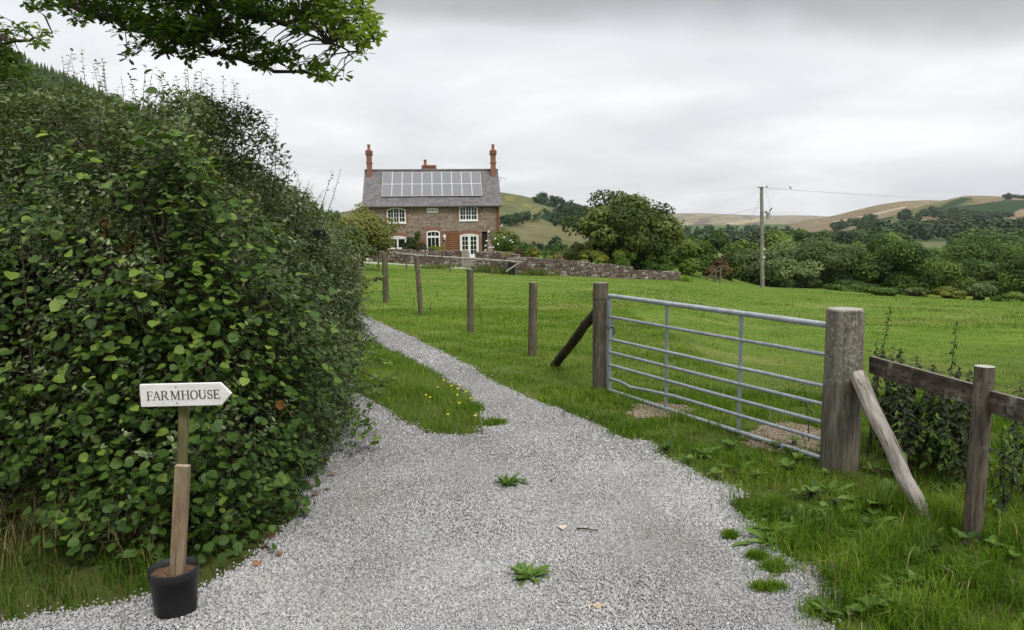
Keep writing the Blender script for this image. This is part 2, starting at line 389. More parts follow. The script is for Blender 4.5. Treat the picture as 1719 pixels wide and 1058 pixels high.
tag(link('gravel', fast_mesh('gravel', V, L, S, m_stone(), T)), 'loose chips of grey crushed stone covering the track', 'gravel', kind='stuff')

# ---- hills
def hill(name, label, skyl, Dr, Db, zb, cover, mat, nu=420, nt=110, fold=6.0, back=1.5):
    us = np.linspace(skyl[0][0], skyl[-1][0], nu); vs = np.interp(us, [p[0] for p in skyl], [p[1] for p in skyl])
    k = np.ones(9)/9; vs = np.convolve(np.pad(vs, 4, mode='edge'), k, mode='valid')
    d = np.array([ray(u, v) for u, v in zip(us, vs)]); zr = EYE+d[:, 2]/d[:, 1]*Dr; sx = d[:, 0]/d[:, 1]
    t = np.concatenate([np.linspace(0, 1, nt), np.linspace(1.02, back, 14)])
    Tm, Sx = np.meshgrid(t, sx, indexing='ij'); Zr = np.broadcast_to(zr, Tm.shape)
    D = Db+(Dr-Db)*Tm
    prof = np.where(Tm <= 1, np.sin(np.clip(Tm, 0, 1)*np.pi/2)**1.15, 1-0.5*((Tm-1)/(back-1))**1.5)
    Z = zb+(Zr-zb)*prof
    X = Sx*D
    Z = Z+fold*np.clip(Tm*(1-Tm), 0, 1)*3*(wob(X, D, 9.0/Dr, 2)+0.5*wob(X, D, 30/Dr, 5))*(Zr-zb)/np.abs(zr-zb).max()
    me = grid_mesh(name, X, D, Z, mat)
    P = np.stack([X, D, Z], -1).reshape(-1, 3); u, v, dd = project(P)
    c = cover(u, v, P)
    at_ = me.attributes.new('cover', 'FLOAT_COLOR', 'POINT'); at_.data.foreach_set('color', np.concatenate([c, np.ones((len(c), 1))], 1).astype(np.float32).ravel())
    tag(link(name, me), label, 'hill', kind='structure')
    return P, u, v
def m_hill(name, sc):
    m, t, b = new_mat(name); a = N(t, 'ShaderNodeAttribute', attribute_name='cover'); v = coords(t, 'World')
    c = mixc(t, 1.0, a.outputs['Color'], ramp(t, noise(t, v, sc, 9, 0.7), [(0.3, 0.72), (0.7, 1.22)]), 'MULTIPLY')
    t.links.new(c, b.inputs['Base Color']); b.inputs['Roughness'].default_value = 1.0; b.inputs['Specular IOR Level'].default_value = 0.0
    return m
def paint(c, u, v, poly, colr, jit=2.0, seed=0):
    ju = u+jit*wob(u, v, 0.25, seed)+jit*.6*wob(u, v, 0.8, seed+2); jv = v+jit*.5*wob(u, v, 0.3, seed+1)
    c[inpoly(ju, jv, poly)] = colr
def line_poly(pts, wd): return [(a, b-wd) for a, b in pts]+[(a, b+wd) for a, b in pts[::-1]]
TAN, OLV, GRN, DRK, PALE = (0.175, 0.142, 0.09), (0.105, 0.112, 0.055), (0.034, 0.054, 0.027), (0.022, 0.04, 0.022), (0.33, 0.28, 0.19)
def cov_far(u, v, P):
    c = np.tile(np.array([0.22, 0.19, 0.135]), (len(u), 1)); n = wob(u, v*3, 0.05, 1)
    c[n > 0.45] = (0.165, 0.145, 0.115); c[(n < -0.5)] = (0.245, 0.21, 0.13)
    paint(c, u, v, [(1160, 380), (1180, 366), (1195, 368), (1180, 384)], (0.14, 0.12, 0.10), 2)
    paint(c, u, v, [(1240, 372), (1262, 366), (1278, 372), (1268, 384)], (0.14, 0.12, 0.11), 3)
    paint(c, u, v, [(1180, 387), (1230, 372), (1280, 366), (1280, 371), (1235, 378), (1200, 390)], (0.29, 0.24, 0.15), 1)
    return c
hill('far_moor', 'pale brown moorland ridge at the far end of the valley', [(600, 372), (1000, 362), (1135, 358.5), (1180, 358), (1230, 361), (1290, 363), (1335, 361), (1400, 364), (1480, 366), (1900, 374), (2600, 380)],
     3000, 1700, -16, cov_far, m_hill('moor', 0.012), 300, 70, 22)
def cov_right(u, v, P):
    c = np.tile(np.array(TAN), (len(u), 1))
    n = wob(u, v*2, 0.06, 3); c[n > 0.5] = (0.18, 0.14, 0.08); c[n < -0.55] = (0.21, 0.17, 0.11)
    paint(c, u, v, [(1440, 385), (1500, 360), (1560, 343), (1590, 338), (1625, 333), (1640, 340), (1590, 352), (1530, 372), (1480, 384)], OLV, 2)
    paint(c, u, v, [(1560, 356), (1600, 336), (1620, 331), (1632, 333), (1606, 346), (1640, 343), (1690, 336), (1760, 336), (1760, 350), (1690, 362), (1640, 378), (1600, 366)], GRN, 2, 4)
    paint(c, u, v, [(1476, 394), (1510, 378), (1560, 366), (1620, 360), (1640, 368), (1600, 385), (1560, 392), (1500, 398)], (0.185, 0.135, 0.088), 2)
    paint(c, u, v, [(1600, 394), (1660, 372), (1719, 350), (1800, 345), (1800, 400)], (0.20, 0.15, 0.098), 2)
    paint(c, u, v, line_poly([(1395, 374), (1440, 366), (1500, 352), (1520, 348)], 1.4), PALE, 1)
    paint(c, u, v, line_poly([(1395, 390), (1430, 378), (1455, 372), (1500, 366)], 1.5), DRK, 1)
    return c
RH, RHu, RHv = hill('bracken_hill', 'broad hill of brown bracken and dark green bracken patches on the right', [(1240, 398), (1290, 390), (1325, 380), (1345, 372), (1380, 366), (1405, 361), (1440, 352), (1480, 343), (1520, 338), (1560, 337.5), (1582, 339), (1600, 335), (1620, 331.5), (1660, 331), (1690, 334), (1719, 336), (1800, 334), (1950, 332), (2500, 340)],
     1500, 760, -16, cov_right, m_hill('bracken', 0.02), 520, 130, 9)
def cov_mid(u, v, P):
    c = np.tile(np.array([0.112, 0.122, 0.058]), (len(u), 1)); n = wob(u, v*2, 0.07, 5); c[n > 0.4] = (0.165, 0.15, 0.06)
    paint(c, u, v, [(800, 400), (870, 377), (905, 370), (960, 385), (1100, 410), (1100, 480), (800, 480)], (0.130, 0.120, 0.062), 2)
    paint(c, u, v, line_poly([(790, 370), (845, 369), (900, 368)], 0.8), (0.06, 0.07, 0.03), 1)
    paint(c, u, v, [(903, 366), (915, 358), (960, 352), (1100, 352), (1100, 384), (950, 380), (920, 372)], DRK, 1.5)
    paint(c, u, v, [(893, 339), (930, 336), (1000, 352), (1000, 362), (950, 352), (925, 348)], DRK, 1)
    return c
MH, MHu, MHv = hill('pasture_hill', 'rounded hill of dry olive pasture rising behind the farmhouse', [(480, 372), (600, 352), (700, 331), (800, 327), (842, 329), (870, 333), (900, 339), (940, 347), (965, 354), (1000, 362), (1060, 376), (1120, 398), (1160, 420)],
     640, 260, -16, cov_mid, m_hill('pasture', 0.05), 360, 120, 5)
def cov_left(u, v, P):
    return np.tile(np.array([0.05, 0.085, 0.025]), (len(u), 1))
LH, LHu, LHv = hill('wooded_hill', 'steep wooded hillside rising behind the hedge', [(-900, -276), (-500, -86), (-200, 40), (0, 122), (60, 141), (130, 167), (200, 195), (265, 220), (330, 254), (400, 292), (470, 328), (530, 360), (560, 370), (620, 390)],
     560, 150, -14, cov_left, m_hill('forest_floor', 0.05), 260, 90, 10)
# ================================================================== FARMHOUSE
m_stonewall = None
def m_rubble(name, sc, tones, mortar, zs=1.9):
    m, t, b = new_mat(name); v = coords(t, 'Object', (1, 1, zs))
    vo = N(t, 'ShaderNodeTexVoronoi', i_Scale=sc, i_Randomness=1.0); t.links.new(v, vo.inputs['Vector'])
    ve = N(t, 'ShaderNodeTexVoronoi', i_Scale=sc, i_Randomness=1.0, feature='DISTANCE_TO_EDGE'); t.links.new(v, ve.inputs['Vector'])
    s = N(t, 'ShaderNodeSeparateColor'); t.links.new(vo.outputs['Color'], s.inputs[0])
    k = len(tones); c = ramp(t, s.outputs[0], [(i/(k-1), q) for i, q in enumerate(tones)])
    c = mixc(t, 1.0, c, ramp(t, noise(t, coords(t), 9, 8, 0.7), [(0.3, 0.7), (0.7, 1.25)]), 'MULTIPLY')
    c = mixc(t, ramp(t, ve.outputs['Distance'], [(0.02, 1.0), (0.09, 0.0)]), c, mortar)
    lich = ramp(t, noise(t, coords(t), 1.3, 10, 0.75), [(0.58, 0.0), (0.7, 0.7)]); c = mixc(t, lich, c, (0.36, 0.34, 0.31))
    t.links.new(c, b.inputs['Base Color']); b.inputs['Roughness'].default_value = 0.95; b.inputs['Specular IOR Level'].default_value = 0.15
    bump(t, b, ve.outputs['Distance'], 0.8, 0.06); return m
m_house = m_rubble('house_rubble', 3.4, [(0.12, 0.088, 0.066), (0.25, 0.19, 0.14), (0.20, 0.16, 0.125), (0.34, 0.265, 0.20), (0.155, 0.115, 0.088)], (0.27, 0.22, 0.175))
m_garden = m_rubble('dry_stone', 3.6, [(0.085, 0.062, 0.05), (0.17, 0.12, 0.09), (0.125, 0.10, 0.085), (0.33, 0.29, 0.26), (0.10, 0.075, 0.06)], (0.035, 0.03, 0.025), 1.6)
def m_brick(name, c1, c2, mort, sc=1.0):
    m, t, b = new_mat(name); c = N(t, 'ShaderNodeTexCoord'); s = N(t, 'ShaderNodeSeparateXYZ'); t.links.new(c.outputs['Object'], s.inputs[0])
    k = N(t, 'ShaderNodeCombineXYZ'); t.links.new(math_n(t, 'ADD', s.outputs[0], s.outputs[1]), k.inputs[0]); t.links.new(s.outputs[2], k.inputs[1])
    br = N(t, 'ShaderNodeTexBrick', i_Scale=sc); t.links.new(k.outputs[0], br.inputs['Vector'])
    br.inputs['Color1'].default_value = (*c1, 1); br.inputs['Color2'].default_value = (*c2, 1); br.inputs['Mortar'].default_value = (*mort, 1)
    br.inputs['Mortar Size'].default_value = 0.012; br.inputs['Brick Width'].default_value = 0.225; br.inputs['Row Height'].default_value = 0.075
    cc = mixc(t, 1.0, br.outputs[0], ramp(t, noise(t, c.outputs['Object'], 5, 8, 0.7), [(0.3, 0.7), (0.7, 1.2)]), 'MULTIPLY')
    t.links.new(cc, b.inputs['Base Color']); b.inputs['Roughness'].default_value = 0.9; b.inputs['Specular IOR Level'].default_value = 0.2
    return m
m_red = m_brick('red_brick', (0.285, 0.092, 0.055), (0.215, 0.078, 0.05), (0.25, 0.19, 0.15))
def m_slates():
    m, t, b = new_mat('grey_slate'); c = N(t, 'ShaderNodeTexCoord'); s = N(t, 'ShaderNodeSeparateXYZ'); t.links.new(c.outputs['Object'], s.inputs[0])
    k = N(t, 'ShaderNodeCombineXYZ'); t.links.new(s.outputs[0], k.inputs[0]); t.links.new(math_n(t, 'MULTIPLY', s.outputs[2], 1.55), k.inputs[1])
    br = N(t, 'ShaderNodeTexBrick', i_Scale=1.0); t.links.new(k.outputs[0], br.inputs['Vector'])
    for key, q in (('Color1', (0.105, 0.097, 0.10)), ('Color2', (0.165, 0.152, 0.152)), ('Mortar', (0.05, 0.056, 0.058))): br.inputs[key].default_value = (*q, 1)
    br.inputs['Mortar Size'].default_value = 0.010; br.inputs['Brick Width'].default_value = 0.3; br.inputs['Row Height'].default_value = 0.22
    cc = mixc(t, 1.0, br.outputs[0], ramp(t, noise(t, c.outputs['Object'], 1.6, 9, 0.72), [(0.28, 0.68), (0.72, 1.35)]), 'MULTIPLY')
    cc = mixc(t, ramp(t, noise(t, c.outputs['Object'], 3.2, 8, 0.7), [(0.58, 0.0), (0.75, 0.6)]), cc, (0.22, 0.19, 0.15))
    t.links.new(cc, b.inputs['Base Color']); b.inputs['Roughness'].default_value = 0.75; b.inputs['Specular IOR Level'].default_value = 0.25
    bump(t, b, br.outputs[0], 0.5, 0.02); return m
m_slate = m_slates()
m_white = mat_noise('white_paint', (0.70, 0.70, 0.68), (0.80, 0.80, 0.79), 8, 0.5, bmp=0.05, spec=0.4)
m_glass = new_mat('dark_window_glass')[0]
_b = m_glass.node_tree.nodes['Principled BSDF']; _b.inputs['Base Color'].default_value = (0.015, 0.017, 0.018, 1); _b.inputs['Roughness'].default_value = 0.08; _b.inputs['Specular IOR Level'].default_value = 0.35
def m_panel():
    m, t, b = new_mat('solar_cells'); c = N(t, 'ShaderNodeTexCoord'); s = N(t, 'ShaderNodeSeparateXYZ'); t.links.new(c.outputs['Object'], s.inputs[0])
    wv = math_n(t, 'FRACT', math_n(t, 'MULTIPLY', s.outputs[0], 9.0)); st = ramp(t, wv, [(0.0, 0.5), (0.16, 0.0)], 'CONSTANT')
    cc = mixc(t, st, (0.15, 0.15, 0.16), (0.25, 0.25, 0.255)); t.links.new(cc, b.inputs['Base Color'])
    b.inputs['Roughness'].default_value = 0.3; b.inputs['Specular IOR Level'].default_value = 0.3; return m
m_cells = m_panel()
m_alu = mat_noise('aluminium_frame', (0.56, 0.56, 0.56), (0.64, 0.64, 0.64), 8, 0.45, bmp=0)
m_timber = mat_noise('orange_timber', (0.20, 0.095, 0.042), (0.28, 0.14, 0.065), 6, 0.8, (1, 1, 4))
m_black = mat_noise('black_plastic', (0.012, 0.012, 0.013), (0.022, 0.022, 0.024), 20, 0.42, bmp=0.1)
m_pipe = mat_noise('red_brown_pipe', (0.16, 0.055, 0.035), (0.2, 0.075, 0.045), 6, 0.7, bmp=0)
m_gutter = mat_noise('dark_gutter', (0.05, 0.048, 0.046), (0.085, 0.08, 0.075), 6, 0.6, bmp=0)
m_lead = mat_noise('ridge_tile', (0.10, 0.092, 0.09), (0.15, 0.135, 0.13), 5, 0.8)
m_pot = mat_noise('terracotta', (0.26, 0.10, 0.06), (0.33, 0.14, 0.085), 9, 0.9)

HY = 65.0; hc = at(727, 436, HY); HZ = float(hc[2])
house = thing('farmhouse', 'two-storey stone and brick farmhouse with slate roof and solar panels', 'house', (hc[0], HY, HZ), R(5.5))
E = 4.66; W0, W1 = -5.55, 5.6; DP = 6.8; RZ = 7.55
def arch_z(x, xc, w, h, rise): return h-rise+rise*(1-((x-xc)/(w/2))**2) if rise else h
openings = [  # xc, z0, w, top, rise, kind
    (-2.95, 3.08, 1.56, 4.34, .16, 'casement'), (3.03, 3.22, 1.56, 4.46, .16, 'casement'), (0.04, 3.88, 0.92, 4.3, 0, 'plaque'),
    (-2.9, 0.95, 1.4, 2.0, .08, 'pair'), (0.06, 0.0, 1.12, 2.42, .09, 'fanlight'), (3.06, 0.0, 1.56, 2.12, .12, 'french'), (4.35, 0.0, .46, 2.3, .22, 'arch')]
def wall_front():
    b = MB(); holes = [(xc-w/2, xc+w/2, z0, top) for xc, z0, w, top, r, k in openings]
    X = sorted({W0, W1}|{h[0] for h in holes}|{h[1] for h in holes}); Z = sorted({-0.8, E}|{h[2] for h in holes}|{h[3] for h in holes})
    for i in range(len(X)-1):
        for j in range(len(Z)-1):
            cx_, cz_ = (X[i]+X[i+1])/2, (Z[j]+Z[j+1])/2
            if any(a < cx_ < c and d < cz_ < e for a, c, d, e in holes): continue
            b.add([(X[i], 0, Z[j]), (X[i+1], 0, Z[j]), (X[i+1], 0, Z[j+1]), (X[i], 0, Z[j+1])], [(0, 1, 2, 3)])
    for a, c, d, e in holes:
        D = 0.3
        b.add([(a, 0, d), (a, D, d), (a, D, e), (a, 0, e)], [(0, 1, 2, 3)]); b.add([(c, 0, d), (c, D, d), (c, D, e), (c, 0, e)], [(0, 1, 2, 3)])
        b.add([(a, 0, d), (c, 0, d), (c, D, d), (a, D, d)], [(0, 1, 2, 3)]); b.add([(a, 0, e), (c, 0, e), (c, D, e), (a, D, e)], [(0, 1, 2, 3)])
    for x in (W0, W1):   # gable ends
        b.add([(x, 0, -.8), (x, DP, -.8), (x, DP, E), (x, DP/2, RZ-.12), (x, 0, E)], [(0, 1, 2, 3, 4)])
    b.add([(W0, DP, -.8), (W1, DP, -.8), (W1, DP, E), (W0, DP, E)], [(0, 1, 2, 3)])
    o = b.build('wall', m_house, house); return o
hwall = wall_front()
def arch_pts(xc, w, top, rise, n=8):
    return [(xc-w/2+w*i/n, top-rise+rise*(1-(2*i/n-1)**2)) for i in range(n+1)]
def opening(xc, z0, w, top, rise, kind):
    if kind == 'arch':
        d = MB(); P = [(xc-w/2, z0)]+arch_pts(xc, w, top, rise)+[(xc+w/2, z0)]
        d.prism(P, 0.18, 0.24); d.build('door', mat_noise('dark_door', (0.015, 0.012, 0.01), (0.03, 0.024, 0.02), 5), house); return
    b = MB(); fw = 0.10; y0, y1 = -0.035, 0.12
    ap = arch_pts(xc, w, top, rise); ip = arch_pts(xc, w-2*fw, top-fw, rise*.9)
    for i in range(len(ap)-1):
        q = [ap[i], ap[i+1], ip[i+1], ip[i]]; b.prism(q, y0, y1)
    b.box((xc-w/2, y0, z0), (xc-w/2+fw, y1, ap[0][1]-.002)); b.box((xc+w/2-fw, y0, z0), (xc+w/2, y1, ap[0][1]-.002))
    b.box((xc-w/2+fw, y0, z0), (xc+w/2-fw, y1, z0+(fw if kind != 'french' else .16)))
    x0, x1, zt = xc-w/2+fw, xc+w/2-fw, top-fw-.03
    def bars(vx, hz, wd=.035, top_=None):
        for x in vx: b.box((x-wd/2, 0.015, z0+fw), (x+wd/2, 0.07, top_ or zt+.02))
        for z in hz: b.box((x0, 0.02, z-wd/2), (x1, 0.065, z+wd/2))
    if kind == 'casement':
        bars([x0+(x1-x0)/3, x0+(x1-x0)*2/3], [], .085); bars([x0+(x1-x0)*k/6 for k in (1, 3, 5)], [z0+fw+(zt-z0-fw)*k/3 for k in (1, 2)], .032)
        b.box((xc-w/2-.06, -.07, z0-.07), (xc+w/2+.06, -.036, z0))
    elif kind == 'pair':
        bars([xc], [], .13); b.box((x0, .0, zt-.12), (x1, .08, zt))
        b.box((xc-w/2-.06, -.07, z0-.07), (xc+w/2+.06, -.036, z0))
    elif kind == 'fanlight':
        b.box((x0, -.01, 1.82), (x1, .1, 1.98)); bars([x0+(x1-x0)/3, x0+(x1-x0)*2/3], [], .04); b.box((x0, 0, z0+fw), (x1, .08, z0+.6))
    elif kind == 'french':
        b.box((xc-.11, -.01, z0), (xc+.11, .1, zt)); b.box((x0, -.01, zt-.11), (x1, .1, zt+.04))
        for sgn in (-1, 1):
            xa = xc+sgn*.11; xb = x0 if sgn < 0 else x1; b.box((min(xa, xb), 0, z0+.16), (max(xa, xb), .09, z0+.42))
            if sgn < 0: b.box((xb, 0, z0+.16), (xb+.09, .09, zt))
            else: b.box((xb-.09, 0, z0+.16), (xb, .09, zt))
        bars([xc-.36, xc+.36], [z0+.42+(zt-.11-z0-.42)*k/4 for k in (1, 2, 3)], .034)
    elif kind == 'plaque':
        b.box((x0, .0, z0+fw), (x1, .09, z0+.17)); b.box((x0, 0, top-fw-.06), (x1, .09, top-fw)); bars([x0+.16, xc-.1, xc+.1, x1-.16], [], .06)
    f = b.build('french_doors' if kind == 'french' else ('door' if kind == 'fanlight' else 'window'), m_white, house)
    p = MB(); p.prism([(xc-w/2+.03, z0+.03)]+[(x, z-.03) for x, z in arch_pts(xc, w-.06, top, rise)]+[(xc+w/2-.03, z0+.03)], 0.085, 0.10)
    p.build('pane', m_glass, f)
    # brick dressings
    s = MB(); bw = 0.26; top_b = ap[0][1]
    if kind != 'plaque':
        for k in range(int((top_b-z0)/.225)):
            e = bw if k % 2 else bw*.62; za = z0+k*.225; zb_ = min(za+.225, top_b)
            s.box((xc-w/2-e, -.012, za), (xc-w/2, .05, zb_)); s.box((xc+w/2, -.012, za), (xc+w/2+e, .05, zb_))
    oa = arch_pts(xc, w+2*bw, top+.3, rise)
    for i in range(len(ap)-1): s.prism([oa[i], oa[i+1], ap[i+1], ap[i]], -.016, .05)
    s.build('brick_surround', m_red, house)
for o in openings: opening(*o)
# corner brick and drainpipe
s = MB()
for k in range(19):
    e = .42 if k % 2 else .27; s.box((W1-e, -.014, k*.245), (W1+.012, .4, min((k+1)*.245, E)))
s.build('brick_quoins', m_red, house)
s = MB()
for k in range(19):
    e = .42 if k % 2 else .27; s.box((W0-.012, -.014, k*.245), (W0+e, .4, min((k+1)*.245, E)))
s.build('brick_quoins', m_red, house)
s = MB(); s.box((W0, -.03, E-.2), (W1, .05, E-.02)); s.build('brick_band', m_red, house)
s = MB(); s.tube([(W1-.12, -.09, 4.5), (W1-.12, -.09, 0)], .05, 8); s.build('drainpipe', m_pipe, house)
# roof
ov = .28; rt = .09
def roof():
    b = MB(); pitch = (RZ-E)/(DP/2); xl, xr = W0-.16, W1+.2
    for sgn in (0, 1):
        ya = -ov if sgn == 0 else DP+ov; za = E-ov*pitch+.04
        v = [(xl, ya, za), (xr, ya, za), (xr, DP/2, RZ+.04), (xl, DP/2, RZ+.04)]
        v2 = [(x, y, z-rt) for x, y, z in v]
        b.add(v+v2, [(0, 1, 2, 3), (7, 6, 5, 4), (0, 4, 5, 1), (1, 5, 6, 2), (2, 6, 7, 3), (3, 7, 4, 0)])
    return b.build('roof', m_slate, house)
hroof = roof()
b = MB(); b.tube([(W0-.17, DP/2, RZ+.05), (W1+.21, DP/2, RZ+.05)], .10, 8); b.build('ridge', m_lead, hroof)
pitch = (RZ-E)/(DP/2); gz = E-ov*pitch
b = MB(); b.tube([(W0-.15, -ov-.06, gz-.02), (W1+.2, -ov-.06, gz-.03)], .075, 8); b.build('gutter', m_gutter, hroof)
def chimney(xc, yc, w, d, z0, z1, pots):
    b = MB(); b.box((xc-w/2, yc-d/2, z0), (xc+w/2, yc+d/2, z1-.42))
    h = z1-.42
    for k, (e, dz) in enumerate(((.05, .09), (.10, .09), (.03, .10), (.09, .08), (.03, .06))):
        b.box((xc-w/2-e, yc-d/2-e, h+.001), (xc+w/2+e, yc+d/2+e, h+dz)); h += dz
    zb = z0+(z1-z0)*.55; b.box((xc-w/2-.05, yc-d/2-.05, zb), (xc+w/2+.05, yc+d/2+.05, zb+.09))
    c = b.build('chimney', m_red, hroof)
    for px, hh in pots:
        p = MB(); p.lathe([(.15, 0), (.17, .05), (.13, .12), (.115, hh-.12), (.15, hh-.08), (.15, hh), (.10, hh), (.09, hh-.2)], (xc+px, yc, h-.01), 12)
        p.build('chimney_pot', m_pot, c)
chimney(-5.27, DP/2-.35, .41, .8, RZ-.75, 9.25, [(0, .52)])
chimney(5.38, DP/2-.35, .41, .8, RZ-.75, 9.25, [(0, .52)])
chimney(-.2, DP/2+1.5, 1.15, .55, RZ-1.4, 8.12, [(-.32, .5)])
# solar panels
pn = Vector((0, -pitch, 1)).normalized(); sl_ = Vector((0, 1, pitch)).normalized()
pn = Vector((0, -(RZ-E), DP/2)).normalized()
ppx = (4.28+4.12)/10; zf = lambda q: E+(RZ-E)*q
prot = None
y_lo, y_hi = .17*DP/2, .90*DP/2; Ls = (y_hi-y_lo)*math.sqrt(1+pitch**2)/2
for r_ in range(2):
    for k in range(10):
        y = y_lo+(y_hi-y_lo)/2*r_; z = E+.04+y*pitch; x = -4.15+ppx*k
        loc = Vector((x, y, z))+pn*.10
        if prot is None:
            b = MB(); wd, ln = ppx-.008, Ls-.008
            for q in (((0, 0, 0), (wd, .022, .04)), ((0, ln-.022, 0), (wd, ln, .04)), ((0, .022, 0), (.022, ln-.022, .04)), ((wd-.022, .022, 0), (wd, ln-.022, .04))): b.box(*q)
            b.box((.022, .022, 0.005), (wd-.022, ln-.022, .032))
            o = b.build('solar_panel', m_alu, hroof); o.data.materials.append(m_cells)
            for p in o.data.polygons[24:]: p.material_index = 1
            prot = o
        else:
            o = prot.copy(); col.objects.link(o); o.parent = hroof
        o.location = loc; o.rotation_euler = (math.atan(pitch), 0, 0)
# trellis, lantern, aerial
b = MB(); b.box((1.12, -.05, .72), (2.2, -.02, 2.34)); b.build('trellis_back', mat_noise('trellis_backing', (0.09, 0.04, 0.02), (0.14, 0.06, 0.03), 6), house); b = MB()
for k in range(9): b.box((1.1, -.085, .76+k*.175), (2.22, -.051, .86+k*.175))
for x in (1.12, 1.66, 2.2): b.box((x-.03, -.11, .7), (x+.03, -.086, 2.38))
b.build('trellis', m_timber, house)
b = MB(); b.lathe([(.02, .32), (.09, .28), (.11, .2), (.08, -.1), (.02, -.16)], (1.0, -.2, 1.75), 10); b.box((.97, -.2, 2.02), (1.03, 0, 2.06)); b.build('wall_lantern', m_white, house)
b = MB(); b.tube([(W1+.1, 2.2, 5.9), (W1+.35, 2.2, 6.9)], .02, 6); b.tube([(W1+.15, 2.2, 6.95), (W1+.85, 2.2, 6.72)], .015, 6)
for k in range(5): b.tube([(W1+.25+k*.14, 2.0, 6.92-k*.045), (W1+.25+k*.14, 2.4, 6.92-k*.045)], .012, 5)
b.build('aerial', m_gutter, house)

# ================================================================== GARDEN WALLS, RAIL, BIN
def rough_wall(name, label, pts, thick, mat, seg=.35, cap=.06, group=None):
    """pts: (x, y, zbase, ztop); irregular courses on top and face, real thickness"""
    b = MB(); rnd = random.Random(len(label)); rows = []
    for (a, c) in zip(pts[:-1], pts[1:]):
        L_ = math.dist(a[:2], c[:2]); n = max(1, int(L_/seg))
        for k in range(n): rows.append([a[i]+(c[i]-a[i])*k/n for i in range(4)])
    rows.append(list(pts[-1])); V = []; nz = 5
    for i, (x, y, z0, z1) in enumerate(rows):
        j = min(i+1, len(rows)-1); jj = max(i-1, 0); d = Vector((rows[j][0]-rows[jj][0], rows[j][1]-rows[jj][1], 0)).normalized(); n_ = Vector((d.y, -d.x, 0))
        zt = z1+rnd.uniform(-cap, cap)
        for k in range(nz+1):
            f = k/nz; V.append(Vector((x, y, z0-.3+(zt-z0+.3)*f))+n_*(thick/2*(1.15-.2*f)+rnd.uniform(-.03, .03)))
        for k in range(nz, -1, -1):
            f = k/nz; V.append(Vector((x, y, z0-.3+(zt-z0+.3)*f))-n_*(thick/2*(1.15-.2*f)+rnd.uniform(-.03, .03)))
    m = 2*nz+2; Fc = []
    for i in range(len(rows)-1):
        for k in range(m): k2 = (k+1) % m; Fc.append((i*m+k, i*m+k2, (i+1)*m+k2, (i+1)*m+k))
    Fc += [tuple(range(m)), tuple(range((len(rows)-1)*m, len(rows)*m))]
    b.add(V, Fc); o = b.build(name, mat)
    cx_, cy_, cz_ = pts[0][0], pts[0][1], pts[0][2]; o.data.transform(Matrix.Translation((-cx_, -cy_, -cz_))); o.location = (cx_, cy_, cz_)
    return tag(o, label, 'wall', group)
def wp(u, vb, vt, y):
    p = at(u, vb, y); q = at(u, vt, y); return (p[0], y, p[2], q[2])
rough_wall('stone_wall', 'long rubble field wall stepping down below the big spreading tree', [wp(868, 461, 432, 50), wp(915, 463, 434, 49.6), wp(985, 467, 440, 49.3), wp(1062, 472, 449.5, 49.2), wp(1063, 472, 453, 49.2), wp(1100, 473, 454.5, 49.4), wp(1140, 474, 457, 49.6)], .55, m_garden)
rough_wall('stone_wall', 'low garden wall in front of the farmhouse, left of its steps', [wp(560, 441, 420, 58), wp(625, 442, 418, 57.6), wp(690, 443, 419, 57), wp(692, 443, 420.5, 57), wp(778, 446, 421, 56)], .5, m_garden)
rough_wall('stone_wall', 'garden wall with wispy grass on it, right of the farmhouse steps', [wp(802, 448, 423, 55.5), wp(845, 452, 424, 54), wp(868, 456, 427, 52)], .5, m_garden)
# gate pier and steps
b = MB(); p = at(782, 447, 55.6); b.prism([(-.32, -.2), (.28, -.2), (.26, .95), (.15, 1.12), (-.05, 1.18), (-.28, 1.06)], -.2, .2); o = b.build('gate_pier', mat_noise('grey_stone', (0.20, 0.18, 0.15), (0.3, 0.27, 0.23), 4, bmp=.5), bevel=.03)
o.location = tuple(p); tag(o, 'upright grey stone slab beside the garden steps', 'gate pier')
b = MB()
for k in range(3): b.box((-.6, k*.32, -.4), (.6, k*.32+1.0, .14*(k+1)))
o = b.build('garden_steps', mat_noise('step_stone', (0.24, 0.20, 0.16), (0.34, 0.29, 0.24), 4, bmp=.4)); o.location = tuple(at(792, 449, 55.2)); tag(o, 'short stone steps leading up to the french doors', 'steps')
# path in front of the garden
b = MB()
pa = [(560, 444, 56), (660, 443.5, 55), (720, 446, 54), (790, 449.5, 53.4), (850, 455, 51.5)]
V_ = []
for i in range(41):
    q = i/40*(len(pa)-1); k = min(int(q), len(pa)-2); f = q-k; u_, v_, y_ = [pa[k][j]+(pa[k+1][j]-pa[k][j])*f for j in range(3)]; x_ = at(u_, v_, y_)[0]
    for dy in (-.55, 0, .55): V_.append((x_, y_+dy, float(zfun(x_, y_+dy))+.02))
b.add(V_, [(i*3+k, (i+1)*3+k, (i+1)*3+k+1, i*3+k+1) for i in range(40) for k in (0, 1)])
tag(b.build('garden_path', mat_noise('pale_path', (0.33, 0.31, 0.28), (0.43, 0.41, 0.38), 6)), 'pale strip of path below the garden wall', 'path', kind='structure')
m_oldwood = mat_noise('weathered_wood', (0.085, 0.068, 0.05), (0.19, 0.155, 0.115), 7, 0.92, (6, 6, .7), .7, .008, (0.16, 0.165, 0.10), 2.2)
m_greywood = mat_noise('silvered_wood', (0.20, 0.18, 0.155), (0.38, 0.35, 0.31), 9, 0.92, (7, 7, .8), .8, .008, (0.12, 0.10, 0.085), 3)
